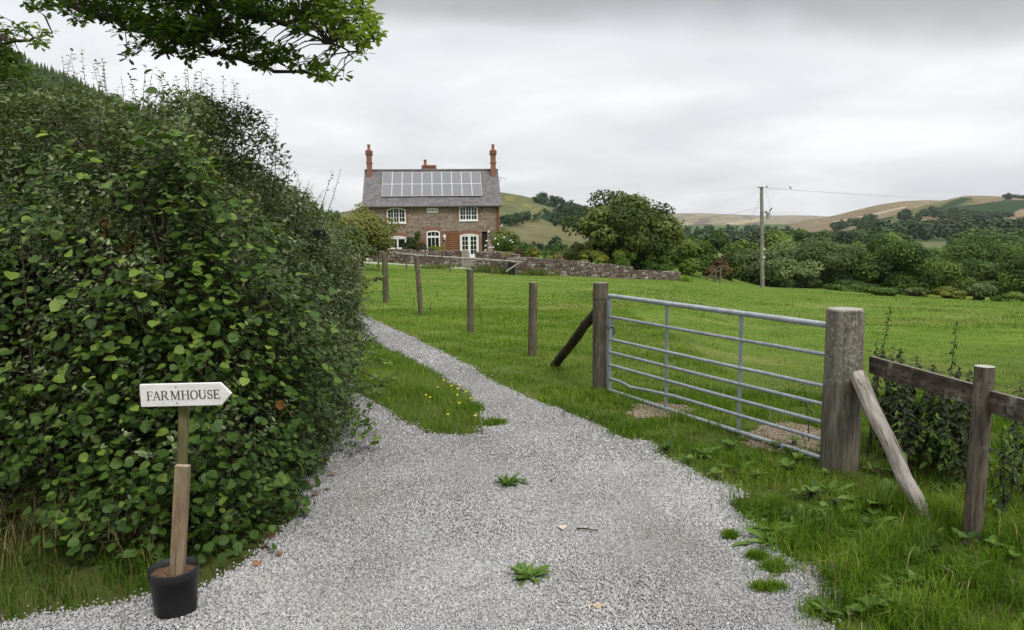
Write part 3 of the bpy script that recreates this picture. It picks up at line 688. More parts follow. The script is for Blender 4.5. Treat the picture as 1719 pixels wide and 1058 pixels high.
# handrail barrier in front of the house
rf = thing('rail_fence', 'single round pole rail on thin posts across the lawn before the farmhouse', 'fence', at(635, 445, 50))
o0 = Vector(rf.location)
b = MB(); pr = [Vector(at(u, v, y))-o0 for u, v, y in ((560, 418.5, 51), (635, 422.8, 50), (706, 429.5, 49), (780, 434, 48), (876, 440.5, 46.5))]
b.tube(pr, [.06, .062, .066, .07, .075], 8, rough=.06); b.build('rail', m_greywood, rf)
for u, vt, vb, y in ((635, 423, 447, 50), (682, 427, 449, 49.3), (755, 433, 453, 48.3), (826, 437, 460, 47.3), (866, 440, 464, 46.6)):
    b = MB(); p = Vector(at(u, vb, y))-o0; q = Vector(at(u, vt, y))-o0; b.tube([p+Vector((0, .1, -.2)), q+Vector((0, .1, 0))], .05, 7, rough=.1); b.build('post', m_oldwood, rf)
b = MB(); b.tube([Vector(at(850, 456, 46.4))-o0, Vector(at(872, 441, 46.4))-o0], .05, 7); b.build('brace', m_greywood, rf)
# wheelie bin
bn = thing('wheeled_bin', 'black wheeled bin with grey lid standing by the garden wall', 'bin', at(861, 462, 48.2))
b = MB(); b.add([(-.26, -.26, .04), (.26, -.26, .04), (.26, .28, .04), (-.26, .28, .04), (-.32, -.34, .96), (.32, -.34, .96), (.32, .36, .96), (-.32, .36, .96)], [(0, 3, 2, 1), (4, 5, 6, 7), (0, 1, 5, 4), (1, 2, 6, 5), (2, 3, 7, 6), (3, 0, 4, 7)]); b.build('body', m_black, bn, bevel=.03)
b = MB(); b.box((-.36, -.40, .965), (.36, .38, 1.03)); b.box((-.3, -.2, 1.03), (.3, .25, 1.07)); b.build('lid', mat_noise('grey_lid', (0.12, 0.12, 0.115), (0.19, 0.19, 0.18), 6), bn, bevel=.02)
for sx_ in (-1, 1):
    b = MB(); b.tube([(sx_*.3-.03, .32, .1), (sx_*.3+.03, .32, .1)], .1, 12); b.build('wheel', m_black, bn)
# ================================================================== GATE, POSTS, FENCES
def m_galv():
    m, t, b = new_mat('galvanised_steel'); v = coords(t)
    vo = N(t, 'ShaderNodeTexVoronoi', i_Scale=45.0); t.links.new(v, vo.inputs['Vector']); s = N(t, 'ShaderNodeSeparateColor'); t.links.new(vo.outputs['Color'], s.inputs[0])
    n = noise(t, v, 8, 8, .7); c = ramp(t, n, [(0.3, (0.25, 0.27, 0.29)), (0.7, (0.42, 0.445, 0.47))]); c = mixc(t, 1.0, c, ramp(t, s.outputs[0], [(0, .88), (1, 1.1)]), 'MULTIPLY')
    c = mixc(t, ramp(t, noise(t, v, 3, 8, .75), [(0.6, 0), (0.72, .6)]), c, (0.17, 0.165, 0.15))
    t.links.new(c, b.inputs['Base Color']); b.inputs['Metallic'].default_value = 0.25; b.inputs['Roughness'].default_value = 0.5; b.inputs['Specular IOR Level'].default_value = .4
    return m
m_steel = m_galv()
def base(u, v): return Vector(ground(u, v))
gl = base(1022, 660); gr = base(1396, 782)
gl = Vector((gl.x, gl.y, gl.z)); gd = (gr-gl); GL = math.hypot(gd.x, gd.y); ga = math.atan2(gd.y, gd.x)
gate = thing('field_gate', 'galvanised steel seven-bar field gate closing the meadow entrance', 'gate', gl, ga)
dz = gr.z-gl.z
def gp(x, z): return Vector((x, 0, z+dz*x/GL))
zr_ = [1.135, .895, .635, .485, .335, .19, .035]; rr = [.026, .0165, .0165, .0165, .0165, .0165, .022]
b = MB(); b.tube([gp(0, zr_[0]), gp(GL-.02, zr_[0])], rr[0], 12); b.build('top_rail', m_steel, gate)
for k in range(1, 6):
    b = MB()
    if k == 5: b.tube([gp(.0, zr_[k]-.012), gp(.28, zr_[k]-.022), gp(.42, zr_[k]-.045), gp(.75, zr_[k]-.02), gp(1.15, zr_[k]), gp(GL-.02, zr_[k])], rr[k], 10)
    else: b.tube([gp(0, zr_[k]), gp(GL*.5, zr_[k]-.004), gp(GL-.02, zr_[k])], rr[k], 10)
    b.build('rail', m_steel, gate)
b = MB(); b.tube([gp(0, zr_[6]), gp(GL*.5, zr_[6]-.004), gp(GL-.02, zr_[6])], rr[6], 12); b.build('bottom_rail', m_steel, gate)
def up_at(u, v):   # distance along the gate of a sight line
    d = ray(u, v); n = Vector((-math.sin(ga), math.cos(ga), 0)); o = Vector(CAM)-gl; t = -o.dot(n)/Vector(d).dot(n); p = o+Vector(d)*t
    return p.x*math.cos(ga)+p.y*math.sin(ga)
for x in (0.0, up_at(1119, 580), up_at(1243, 600), GL-.03):
    b = MB(); b.bar(gp(x, zr_[6]), gp(x, zr_[0]), .042, .012 if 0 < x < GL-.1 else .036, up=(0, 1, 0)); b.build('upright', m_steel, gate)
b = MB(); xl_ = .07; b.bar(gp(xl_, .64), gp(xl_, .89), .03, .008, up=(0, 1, 0)); b.build('latch_plate', m_steel, gate)
b = MB(); b.tube([gp(-.09, .775), gp(.10, .775), gp(.10, .70)], .009, 8); b.tube([gp(-.01, .79)+Vector((0, -.03, 0)), gp(.03, .76)+Vector((0, -.03, 0))], .012, 8); b.build('latch', m_gutter, gate)

def post(name, label, cat, u, vb, vt, wpx, mat, group=None, n=12, flat=1.0, rough=.04, lean=(0, 0), taper=.97, tie=None):
    p = base(u, vb); y = p.y; tp = Vector(at(u, vt, y)); h = tp.z-p.z; r_ = wpx/2/F*y
    o = thing(name, label, cat, p, random.uniform(0, 3), group) if tie else None
    b = MB(); rnd = random.Random(u)
    segs = 7; pts = [Vector((lean[0]*max(i/segs, 0), lean[1]*i/segs, -.25+(h+.25)*i/segs)) for i in range(segs+1)]
    rad = [r_*(1.04-(1.04-taper)*i/segs) for i in range(segs+1)]
    V = []
    ph = [rnd.uniform(.96, 1.04) for _ in range(n)]
    for i in range(segs+1):
        for k in range(n):
            t = 2*math.pi*k/n; q = rad[i]*ph[k]*(1+rough*(rnd.random()-.5)); V.append(pts[i]+Vector((math.cos(t)*q*1.0, math.sin(t)*q*flat, 0)))
    Fs = [(i*n+k, i*n+(k+1) % n, (i+1)*n+(k+1) % n, (i+1)*n+k) for i in range(segs) for k in range(n)]
    b.add(V, Fs, True)
    # slightly chamfered, weathered top
    top = V[-n:]; c = sum(top, Vector())/n; V2 = [c+(q-c)*.9+Vector((0, 0, .012)) for q in top]
    b.add(top+V2, [(k, (k+1) % n, n+(k+1) % n, n+k) for k in range(n)]); b.add(V2, [tuple(range(n))])
    ob = b.build(name if not tie else 'timber', mat, o)
    if tie:
        t_ = MB()
        t_.tube([Vector((math.cos(a)*r_*1.06, math.sin(a)*r_*1.06, h*tie+.01*math.sin(a))) for a in [2*math.pi*k/16 for k in range(17)]], .003, 5, cap=False); t_.build('wire_tie', m_gutter, o)
        return o, p, h, r_
    ob.location = p; ob.rotation_euler = (0, 0, rnd.uniform(0, 3) if flat == 1 else 0); tag(ob, label, cat, group)
    return ob, p, h, r_
def m_wood(name, a, c, d, top, g=(6, 6, .6), sc=7, c3=None, s3=2.0, lo3=.5, hi3=.62):
    """vertical grain, cracks, with paler end grain on the top face and lichen patches"""
    m, t, b = new_mat(name); v = coords(t, 'Object', g)
    n = noise(t, v, sc, 9, .65); col_ = ramp(t, n, [(0.3, a), (0.5, c), (0.7, d)])
    cr = ramp(t, noise(t, coords(t, 'Object', (g[0]*2.2, g[1]*2.2, g[2]*.5)), sc, 4, .5), [(0.33, 1.0), (0.40, 0.0)]); col_ = mixc(t, math_n(t, 'MULTIPLY', cr, .9), col_, (0.035, 0.027, 0.02))
    if c3 is not None: col_ = mixc(t, ramp(t, noise(t, coords(t), s3, 10, .72), [(lo3, 0), (hi3, .9)]), col_, c3)
    col_ = mixc(t, 1.0, col_, ramp(t, noise(t, coords(t, 'Object', (1, 1, .6)), 3.5, 9, .7), [(0.3, 0.6), (0.7, 1.25)]), 'MULTIPLY')
    ge = N(t, 'ShaderNodeNewGeometry'); s = N(t, 'ShaderNodeSeparateXYZ'); t.links.new(ge.outputs['Normal'], s.inputs[0])
    col_ = mixc(t, ramp(t, s.outputs[2], [(0.75, 0), (0.9, 1)]), col_, top)
    t.links.new(col_, b.inputs['Base Color']); b.inputs['Roughness'].default_value = .93; b.inputs['Specular IOR Level'].default_value = .15
    bump(t, b, n, .8, .008); return m
m_post = m_wood('old_post', (0.06, 0.05, 0.034), (0.125, 0.108, 0.075), (0.195, 0.17, 0.125), (0.23, 0.21, 0.165), c3=(0.11, 0.115, 0.065), s3=3)
m_post2 = m_wood('brown_post', (0.07, 0.056, 0.038), (0.14, 0.118, 0.084), (0.205, 0.178, 0.135), (0.22, 0.2, 0.16), c3=(0.2, 0.115, 0.055), s3=2.5, lo3=.55, hi3=.66)
def m_lichen():
    m = m_wood('lichened_post', (0.062, 0.056, 0.042), (0.142, 0.13, 0.10), (0.225, 0.21, 0.168), (0.33, 0.31, 0.27), (5, 5, .6), 6, (0.12, 0.075, 0.045), 2.0, .54, .66)
    t = m.node_tree; b = t.nodes['Principled BSDF']; src = b.inputs['Base Color'].links[0].from_socket
    c = N(t, 'ShaderNodeTexCoord'); s = N(t, 'ShaderNodeSeparateXYZ'); t.links.new(c.outputs['Object'], s.inputs[0])
    zone = ramp(t, math_n(t, 'ADD', s.outputs[2], math_n(t, 'MULTIPLY', noise(t, c.outputs['Object'], 3, 6), .5)), [(0.95, 0), (1.35, .85)])
    vo = ramp(t, noise(t, c.outputs['Object'], 34, 6, .7), [(0.50, 0), (0.60, 1)])
    t.links.new(mixc(t, math_n(t, 'MULTIPLY', zone, vo), src, (0.27, 0.27, 0.22)), b.inputs['Base Color']); return m
m_big = m_lichen()
G_POST = 'round fence posts along the meadow edge'
post('fence_post', 'dark leafy-sided fence post furthest left, against the hedge', 'fence post', 602, 500, 428, 9.5, m_post, G_POST)
post('fence_post', 'greenish-dark upright fence post beside the hedge twigs, second nearest the hedge', 'fence post', 648, 508, 425, 10, m_post, G_POST)
post('fence_post', 'thin reddish fence post leaning left, third from the hedge', 'fence post', 708, 529, 430, 8.5, m_post2, G_POST, lean=(-.09, 0))
post('fence_post', 'pale short fence post with a clean flat top, below the french doors', 'fence post', 790, 558, 453, 11.5, m_post, G_POST, lean=(-.02, 0))
post('fence_post', 'stout fence post with split top beside the dark leaning brace', 'fence post', 893, 598, 475, 14.5, m_post, G_POST, lean=(-.045, 0))
lp_, pL, hL, rL = post('gate_post', 'round brown gate post at the latch end of the steel gate', 'gate post', 1008, 656, 476, 26, m_post2, None, 16, tie=.86)
bp_, pB, hB, rB = post('gate_post', 'massive lichen-topped gate post at the hinge end of the steel gate', 'gate post', 1408, 786, 521, 61, m_big, None, 22, .95, .05, lean=(.0, 0), taper=.99)
# leaning brace of the left gate post
def strut(name, label, p, q, r0, r1, mat, seed=3, n=11):
    d = q-p; L_ = d.length; b = MB(); rnd = random.Random(seed); m = 9
    pts = [Vector((rnd.uniform(-.008, .008), rnd.uniform(-.008, .008), L_*i/m)) for i in range(m+1)]
    b.tube(pts, [r0+(r1-r0)*i/m for i in range(m+1)], n, rough=.10, rnd=rnd); o = b.build(name, mat)
    o.location = p; o.rotation_euler = d.to_track_quat('Z', 'Y').to_euler(); return tag(o, label, 'brace')
q = pL+Vector((-.06, .06, .92)); p0 = base(926, 611)
strut('wooden_brace', 'dark round timber brace leaning on the latch-side gate post', p0-Vector((0, 0, .08)), q, .062, .058, m_wood('dark_brace', (0.03, 0.024, 0.018), (0.065, 0.052, 0.038), (0.11, 0.09, 0.068), (0.14, 0.12, 0.09)), 4)
p0 = base(1556, 880); q = pB+Vector((.06, -rB-.03, .74)); dq = (q-p0).normalized()
strut('wooden_brace', 'silvery rough-hewn timber prop leaning on the massive gate post', p0-dq*.1, q+dq*.06, .048, .062, m_wood('silver_brace', (0.16, 0.14, 0.115), (0.33, 0.295, 0.255), (0.46, 0.42, 0.37), (0.35, 0.32, 0.28), (5, 5, .7), 7, (0.17, 0.14, 0.11), 6, .55, .66), 9)
# post and rail fence on the right
fr = base(1631, 905); rfn = thing('rail_fence', 'post and board fence with barbed wire on the right', 'fence', fr)
y5 = fr.y; r5 = 15.5/F*y5; h5 = float(at(1640, 615, y5)[2]-fr.z)
m_post3 = m_wood('stained_post', (0.034, 0.029, 0.021), (0.10, 0.085, 0.062), (0.18, 0.155, 0.118), (0.36, 0.345, 0.30), c3=(0.2, 0.19, 0.15), s3=4, lo3=.56, hi3=.66)
def rpost(off, h, r_):
    b = MB(); rnd = random.Random(int(off.y*10)); pts = [off+Vector((.012*k/6, 0, -.3+(h+.3)*k/6)) for k in range(7)]; b.tube(pts, r_, 14, rough=.05, rnd=rnd); b.build('post', m_post3, rfn)
rpost(Vector((0, 0, 0)), h5, r5)
dirf = Vector((pB.x-fr.x, pB.y-fr.y, 0)); nxt = -dirf.normalized()*1.65+Vector((.02, 0, 0))
rpost(nxt, h5*1.02, r5); rpost(nxt*2.1, h5, r5)
a_ = Vector(at(1462, 612, pB.y-.03))-fr; c_ = Vector(at(1640, 664, y5+r5+.03))-fr
dd_ = (c_-a_); e_ = c_+dd_.normalized()*1.75
m_board = m_wood('mossy_board', (0.028, 0.023, 0.017), (0.075, 0.06, 0.045), (0.16, 0.135, 0.105), (0.17, 0.15, 0.12), (.8, 5, 5), 7, (0.24, 0.23, 0.19), 5, .57, .66)
def board(p, q, h_):
    d = (q-p); L_ = d.length; b = MB(); b.add([(0, -.017, -h_/2), (L_, -.017, -h_/2), (L_, .017, -h_/2), (0, .017, -h_/2), (0, -.017, h_/2), (L_, -.017, h_/2), (L_, .017, h_/2), (0, .017, h_/2)],
        [(0, 3, 2, 1), (4, 5, 6, 7), (0, 1, 5, 4), (1, 2, 6, 5), (2, 3, 7, 6), (3, 0, 4, 7)])
    o = b.build('rail', m_board, rfn, bevel=.004); x = d.normalized(); y_ = Vector((0, 0, 1)).cross(x).normalized(); z_ = x.cross(y_)
    o.matrix_local = Matrix((( x.x, y_.x, z_.x, p.x), (x.y, y_.y, z_.y, p.y), (x.z, y_.z, z_.z, p.z), (0, 0, 0, 1)))
board(a_, c_+dd_.normalized()*.02, .135); board(c_+dd_.normalized()*.024+Vector((0, 0, -.012)), e_, .135)
for v0, v1, v2 in ((598, 634, 662), (690, 745, 790)):
    b = MB(); p = Vector(at(1450, v0-12, pB.y))-fr; q = Vector(at(1640, v1+2, y5+r5))-fr; e = q+(q-p).normalized()*1.8
    pts = [p+(q-p)*k/8-Vector((0, 0, .02*math.sin(math.pi*k/8))) for k in range(9)]+[q+(e-q)*k/6 for k in range(1, 7)]
    b.tube(pts, .0016, 5)
    for k in range(1, 30):
        f = k/30*(len(pts)-1); i = int(f); c = pts[i]+(pts[min(i+1, len(pts)-1)]-pts[i])*(f-i)
        for s_ in (-1, 1): b.tube([c-Vector((.004*s_, 0, .011)), c+Vector((.004*s_, .004, .011))], .0011, 4)
    b.build('barbed_wire', m_gutter, rfn)

# ================================================================== FARMHOUSE SIGN IN ITS POT
sp_ = base(296, 1027); pot = thing('plant_pot', 'black plastic plant pot holding up the wooden direction sign', 'pot', sp_)
k = sp_.y/F; rt_ = 42.5*k; rb_ = 34*k; hp = 84*k
b = MB(); b.lathe([(0.0, .004), (rb_, .004), (rb_+.003, .01), (rt_*.93, hp*.78), (rt_*.99, hp*.79), (rt_*1.0, hp*.98), (rt_*.985, hp), (rt_*.94, hp), (rt_*.93, hp*.8), (rt_*.9, hp*.7)], (0, 0, 0), 40); b.build('pot_body', m_black, pot)
b = MB(); rnd = random.Random(2); V_ = [(0, 0, hp*.86)]
for ring in (.3, .55, .78, .93):
    for q in range(24): V_.append((math.cos(q*math.pi/12)*rt_*ring, math.sin(q*math.pi/12)*rt_*ring, hp*.85+rnd.uniform(-.006, .006)))
Fs = [(0, 1+q, 1+(q+1) % 24) for q in range(24)]+[(1+r_*24+q, 1+(r_+1)*24+q, 1+(r_+1)*24+(q+1) % 24, 1+r_*24+(q+1) % 24) for r_ in range(3) for q in range(24)]
b.add(V_, Fs); b.build('soil', mat_noise('bark_compost', (0.05, 0.03, 0.018), (0.16, 0.09, 0.05), 60, .95, bmp=1.0), pot)
ys_ = sp_.y; sb = Vector(at(297, 966, ys_)); st_ = Vector(at(306, 660, ys_))
sign = thing('direction_sign', 'white arrow signboard reading FARMHOUSE on a wooden stake', 'sign', sb-Vector((0, 0, .06)))
so_ = Vector(sign.location)
b = MB(); pA = sb-so_-Vector((0, 0, .02)); pM = Vector(at(307, 781, ys_))-so_; ax_ = (pM-pA).normalized()
def lbar(name, p, q, w_, h_, mat):
    d = q-p; b = MB(); L_ = d.length; b.box((-w_/2, -h_/2, 0), (w_/2, h_/2, L_)); o = b.build(name, mat, sign, bevel=.003); o.location = p; o.rotation_euler = d.to_track_quat('Z', 'Y').to_euler()
    z = d.normalized(); y_ = Vector((0, 1, 0)); x = y_.cross(z).normalized(); y_ = z.cross(x)
    o.matrix_local = Matrix(((x.x, y_.x, z.x, p.x), (x.y, y_.y, z.y, p.y), (x.z, y_.z, z.z, p.z), (0, 0, 0, 1)))
m_stake = m_wood('stake_wood', (0.13, 0.09, 0.055), (0.235, 0.172, 0.108), (0.31, 0.235, 0.155), (0.32, 0.26, 0.18), (4, 4, .5), 7, (0.17, 0.15, 0.095), 4)
lbar('stake', pA, pM, 23.5*k, .04, m_stake)
b = MB(); p = Vector(at(302, 900, ys_+.045))-so_; q = st_-so_+Vector((0, .028, 0)); b.tube([p+(q-p)*i/8 for i in range(9)], 9*k, 12, rough=.05)
b.build('pole', m_wood('mossy_pole', (0.07, 0.068, 0.03), (0.125, 0.118, 0.05), (0.19, 0.17, 0.085), (0.2, 0.18, 0.1), c3=(0.27, 0.26, 0.18), s3=12, lo3=.6, hi3=.68), sign)
# the board: its face is built flat in x-z
bl = Vector(at(237, 664, ys_-.03)); br_ = Vector(at(389, 660.5, ys_-.03)); bx = (br_-bl); BW = bx.length; BH = 38.5*k
cx0 = BW*(372-237)/(389-237)
brd = MB(); brd.prism([(0, -BH/2), (cx0, -BH/2), (BW, 0), (cx0, BH/2), (0, BH/2)], -.011, .011)
ob = brd.build('signboard', mat_noise('white_sign_paint', (0.58, 0.56, 0.54), (0.72, 0.70, 0.68), 3, .6, (2, 1, 14), .5, .003, (0.40, 0.38, 0.35), 22, lo3=.66, hi3=.74), sign, bevel=.0025)
xv = bx.normalized(); yv = Vector((0.02, 1, 0)); zv = xv.cross(yv).normalized(); yv = zv.cross(xv)
ob.matrix_local = Matrix(((xv.x, yv.x, zv.x, bl.x-so_.x), (xv.y, yv.y, zv.y, bl.y-so_.y), (xv.z, yv.z, zv.z, bl.z-so_.z), (0, 0, 0, 1)))
for x_, z_ in ((.40, .36), (.40, -.36)):
    b = MB(); b.tube([(BW*x_, -.0135, BH*z_), (BW*x_, -.008, BH*z_)], .0035, 10); b.build('screw', mat_noise('rusty_screw', (0.10, 0.07, 0.05), (0.2, 0.16, 0.13), 90, .6, bmp=0), ob)
def lettering():
    b = MB(); cnt = [0]
    def poly(ps): cnt[0] += 1; b.prism(ps, -.0122-cnt[0]*.00001, -.0112)
    def seg(x0, z0, x1, z1, w):   # stroke with horizontal ends when steep
        dx, dz_ = x1-x0, z1-z0; L_ = math.hypot(dx, dz_); nx, nz = -dz_/L_*w/2, dx/L_*w/2
        if abs(dz_) > abs(dx)*.4: nx, nz = w/2*(L_/abs(dz_)), 0
        poly([(x0-nx, z0-nz), (x1-nx, z1-nz), (x1+nx, z1+nz), (x0+nx, z0+nz)])
    th, tn, sf = .125, .05, .042
    def serif(x, z, w=.27): poly([(x-w/2, z), (x+w/2, z), (x+w/2, z+sf), (x-w/2, z+sf)])
    def stem(x, w=th, z0=0, z1=1): seg(x, z0, x, z1, w)
    def hb(x0, x1, z, w=tn): poly([(x0, z-w/2), (x1, z-w/2), (x1, z+w/2), (x0, z+w/2)])
    def arc(cx_, cz_, rx, rz, a0, a1, wt, wn, n=18):
        for i in range(n):
            q = []
            for a, s_ in ((a0+(a1-a0)*i/n, 1), (a0+(a1-a0)*(i+1)/n, 1), (a0+(a1-a0)*(i+1)/n, -1), (a0+(a1-a0)*i/n, -1)):
                w_ = wn+(wt-wn)*abs(math.cos(a)); q.append((cx_+math.cos(a)*(rx+s_*w_/2), cz_+math.sin(a)*(rz+s_*w_/2)))
            poly(q)
    def at_x(x0, fn):
        i0 = len(b.v); fn(); b.v[i0:] = [(v[0]+x0, v[1], v[2]) for v in b.v[i0:]]
    def Fl(): stem(.14); serif(.14, 0); serif(.14, 1-sf); hb(.14, .58, .975); hb(.2, .45, .52); poly([(.55, .82), (.59, .82), (.59, .975), (.5, .975)]); poly([(.42, .42), (.46, .42), (.46, .62), (.42, .62)])
    def Al(): seg(.12, .02, .40, 1.0, tn*1.2); seg(.68, .02, .41, 1.0, th); hb(.22, .56, .34); serif(.11, 0, .22); serif(.69, 0, .26)
    def Rl(): stem(.14); serif(.14, 0); serif(.12, 1-sf, .2); hb(.14, .38, .975); hb(.14, .38, .5); arc(.36, .74, .2, .235, -math.pi/2, math.pi/2, th, tn); seg(.66, .02, .36, .5, th*.95); serif(.72, 0, .14)
    def Ml(): stem(.14, tn*1.1); stem(.82, th); seg(.48, .04, .17, .98, th); seg(.48, .04, .79, .98, tn*1.2); serif(.13, 0, .2); serif(.82, 0, .26); serif(.11, 1-sf, .18); serif(.86, 1-sf, .18)
    def Hl(): stem(.14); stem(.66); hb(.14, .66, .52); [serif(x, z) for x in (.14, .66) for z in (0, 1-sf)]
    def Ol(): arc(.4, .5, .315, .475, 0, 2*math.pi, th, tn, 36)
    def Ul(): stem(.14, th, .33); stem(.64, tn*1.3, .33); arc(.39, .33, .25, .3, -math.pi, 0, th, tn); serif(.14, 1-sf); serif(.64, 1-sf, .2)
    def Sl():
        arc(.28, .735, .19, .235, math.pi*.12, math.pi*1.35, th*.8, tn); arc(.28, .265, .2, .235, -math.pi*.88, math.pi*.45, th*.8, tn); seg(.42, .40, .14, .60, th*.6)
        poly([(.44, .70), (.48, .70), (.48, .97), (.44, .9)]); poly([(.06, .03), (.10, .1), (.10, .3), (.06, .3)])
    def El(): stem(.14); serif(.14, 0); serif(.14, 1-sf); hb(.14, .58, .975); hb(.14, .6, .025); hb(.2, .46, .52); poly([(.54, .82), (.58, .82), (.58, .975), (.5, .975)]); poly([(.53, .03), (.6, .03), (.63, .2), (.59, .2)]); poly([(.43, .43), (.47, .43), (.47, .61), (.43, .61)])
    # positions read off the board, in letter heights
    for x0, fn in ((0, Fl), (.56, Al), (1.38, Rl), (2.29, Ml), (3.36, Hl), (4.2, Ol), (5.02, Ul), (5.86, Sl), (6.47, El)): at_x(x0, fn)
    # scale the whole word to the board
    w_ = 7.1; sx_ = BW*(371-248.5)/(389-237)/w_; sz_ = BH*.40
    b.v = [(BW*(248.0-237)/(389-237)+v[0]*sx_, v[1], -BH*.215+v[2]*sz_+v[0]*sx_*.008) for v in b.v]
    o = b.build('lettering', mat_noise('dark_sign_paint', (0.03, 0.028, 0.026), (0.06, 0.056, 0.052), 30, .7, bmp=0), ob)
lettering()

# ================================================================== POLE AND WIRES
pb = base(1280, 483); yp = pb.y
pole = thing('utility_pole', 'wooden electricity pole with a transformer at the far edge of the meadow', 'utility pole', pb)
tp = Vector(at(1278.5, 315, yp))-pb; kk = yp/F
b = MB(); b.tube([Vector((0, 0, -.5)), tp*.5, tp], [3.6*kk, 3.2*kk, 2.7*kk], 12); b.build('shaft', m_wood('pole_wood', (0.17, 0.155, 0.125), (0.25, 0.235, 0.195), (0.31, 0.295, 0.25), (0.2, 0.2, 0.2), (3, 3, .2), 5), pole)
b = MB(); b.box((-.42, -.05, tp.z-.03), (.14, .05, tp.z+.05)); o = b.build('crossarm', m_oldwood, pole); o.location = (tp.x, -.18, 0)
for x in (.45,):
    b = MB(); b.lathe([(.02, 0), (.02, .08), (.07, .1), (.05, .16), (.07, .19), (.03, .26), (0, .27)], (tp.x+x, -.05, tp.z-.1), 8); b.build('insulator', m_gutter, pole)
b = MB(); zt_ = Vector(at(1289, 368, yp)).z-pb.z; xt_ = Vector(at(1289, 360, yp)).x-pb.x
b.lathe([(0, 0), (.16, .01), (.17, .06), (.19, .55), (.20, .58), (.19, .62), (0, .66)], (xt_, -.1, zt_), 14); b.build('transformer', mat_noise('pale_grey_steel', (0.30, 0.30, 0.30), (0.4, 0.4, 0.395), 4, .5), pole)
b = MB(); b.tube([(xt_+.1, -.1, zt_+.7), (xt_+.32, -.1, zt_+1.0)], .06, 7); b.tube([(xt_-.3, -.05, zt_+.62), (xt_-.1, -.05, zt_+.66)], .08, 7); b.build('bushing', m_gutter, pole)
for vv in (478,): pass
for z_ in (.38, .30):
    b = MB(); b.box((-.08, -.20, tp.z*z_), (.1, -.165, tp.z*z_+.12)); b.build('warning_plate', m_white, pole)
def wire(name, label, p, q, sag, r_):
    p = Vector(p); q = Vector(q); b = MB(); b.tube([p+(q-p)*i/24-Vector((0, 0, sag*4*(i/24)*(1-i/24))) for i in range(25)], r_, 5)
    o = b.build(name, m_gutter); o.data.transform(Matrix.Translation(-p)); o.location = p; return tag(o, label, 'wire')
wire('service_cable', 'black service cable from the pole to the farmhouse', at(1276, 348.5, yp), at(846, 352, 66), 1.3, .010)
wire('overhead_line', 'thin overhead line running from the pole top to the right', at(1279, 314.8, yp), at(1900, 345, yp+60), .5, .007)
wire('overhead_line', 'second thin overhead line from the pole top, with a bird on it', at(1290, 317, yp), at(2000, 340, yp+40), .45, .006)
wire('stay_wire', 'slanting stay wire from the pole down to the left', at(1276, 331, yp), at(1236, 430, yp-1), 0, .008)
wire('jumper_lead', 'looped jumper lead from the line down to the transformer', at(1284, 318, yp), at(1293, 353, yp), -.25, .007)
def bird():
    b = MB(); c = Vector(at(1327, 315.5, yp+.9)); s_ = .16
    prof = [(-1.1, .02), (-.6, .12), (-.2, .3), (.2, .36), (.55, .26), (.8, .2), (1.0, .2), (1.12, .1), (1.2, .02)]
    b.tube([Vector((x*s_*.75, 0, -x*s_*.75)) for x, r_ in prof], [r_*s_*1.1 for x, r_ in prof], 8)
    b.add([Vector((.02, .0, .0)), Vector((-.05, .09, .03)), Vector((.11, .05, -.10)), Vector((.0, .06, -.02))], [(0, 1, 3), (0, 3, 2), (1, 2, 3), (0, 2, 1)])
    o = b.build('bird', m_gutter); o.location = c; o.rotation_euler = (0, R(180), R(20)); tag(o, 'small dark bird perched on the overhead line', 'bird')
bird()
# far stile at the end of the stone wall
stl = thing('wooden_stile', 'small wooden stile between two posts at the far field edge', 'stile', base(1197, 473))
ks = stl.location.y/F
for u_, vt_ in ((1201, 456), (1209, 450)):
    b = MB(); x_ = (u_-1197)*ks; b.tube([(x_, 0, -.2), (x_, 0, (474-vt_)*ks)], .07, 8); b.build('post', m_oldwood, stl)
b = MB(); b.box((-.55, -.1, .33), (.15, .15, .40)); b.box((-.45, -.05, -.1), (-.38, .08, .33)); b.box((.02, -.05, -.1), (.09, .08, .33)); b.build('step', m_oldwood, stl)
b = MB(); b.bar((-.65, 0, .0), (.2, .02, .95), .06, .06); b.bar((.12, .02, .75), (.52, .02, .78), .05, .09); b.build('rail', m_oldwood, stl)
# ================================================================== TREES
L_DARK = mat_leaf('leaf_dark_green', (0.020, 0.044, 0.008), (0.050, 0.094, 0.014), (0.115, 0.18, 0.030))
L_MID = mat_leaf('leaf_mid_green', (0.034, 0.066, 0.010), (0.082, 0.140, 0.020), (0.18, 0.25, 0.045))
L_OLIVE = mat_leaf('leaf_olive_green', (0.034, 0.054, 0.011), (0.078, 0.11, 0.024), (0.16, 0.185, 0.05))
L_WILLOW = mat_leaf('leaf_willow_grey', (0.046, 0.072, 0.022), (0.108, 0.155, 0.048), (0.225, 0.28, 0.115))
L_YELLOW = mat_leaf('leaf_yellow_green', (0.07, 0.10, 0.016), (0.16, 0.19, 0.03), (0.30, 0.29, 0.045))
L_RUST = mat_leaf('leaf_rusty', (0.048, 0.036, 0.018), (0.105, 0.066, 0.03), (0.16, 0.115, 0.045))
L_FAR = mat_leaf('leaf_far_bluegreen', (0.018, 0.040, 0.016), (0.036, 0.068, 0.024), (0.062, 0.105, 0.034), .15)
m_bark = mat_noise('tree_bark', (0.035, 0.028, 0.02), (0.085, 0.07, 0.052), 6, .95, (3, 3, .7), .7, .02)
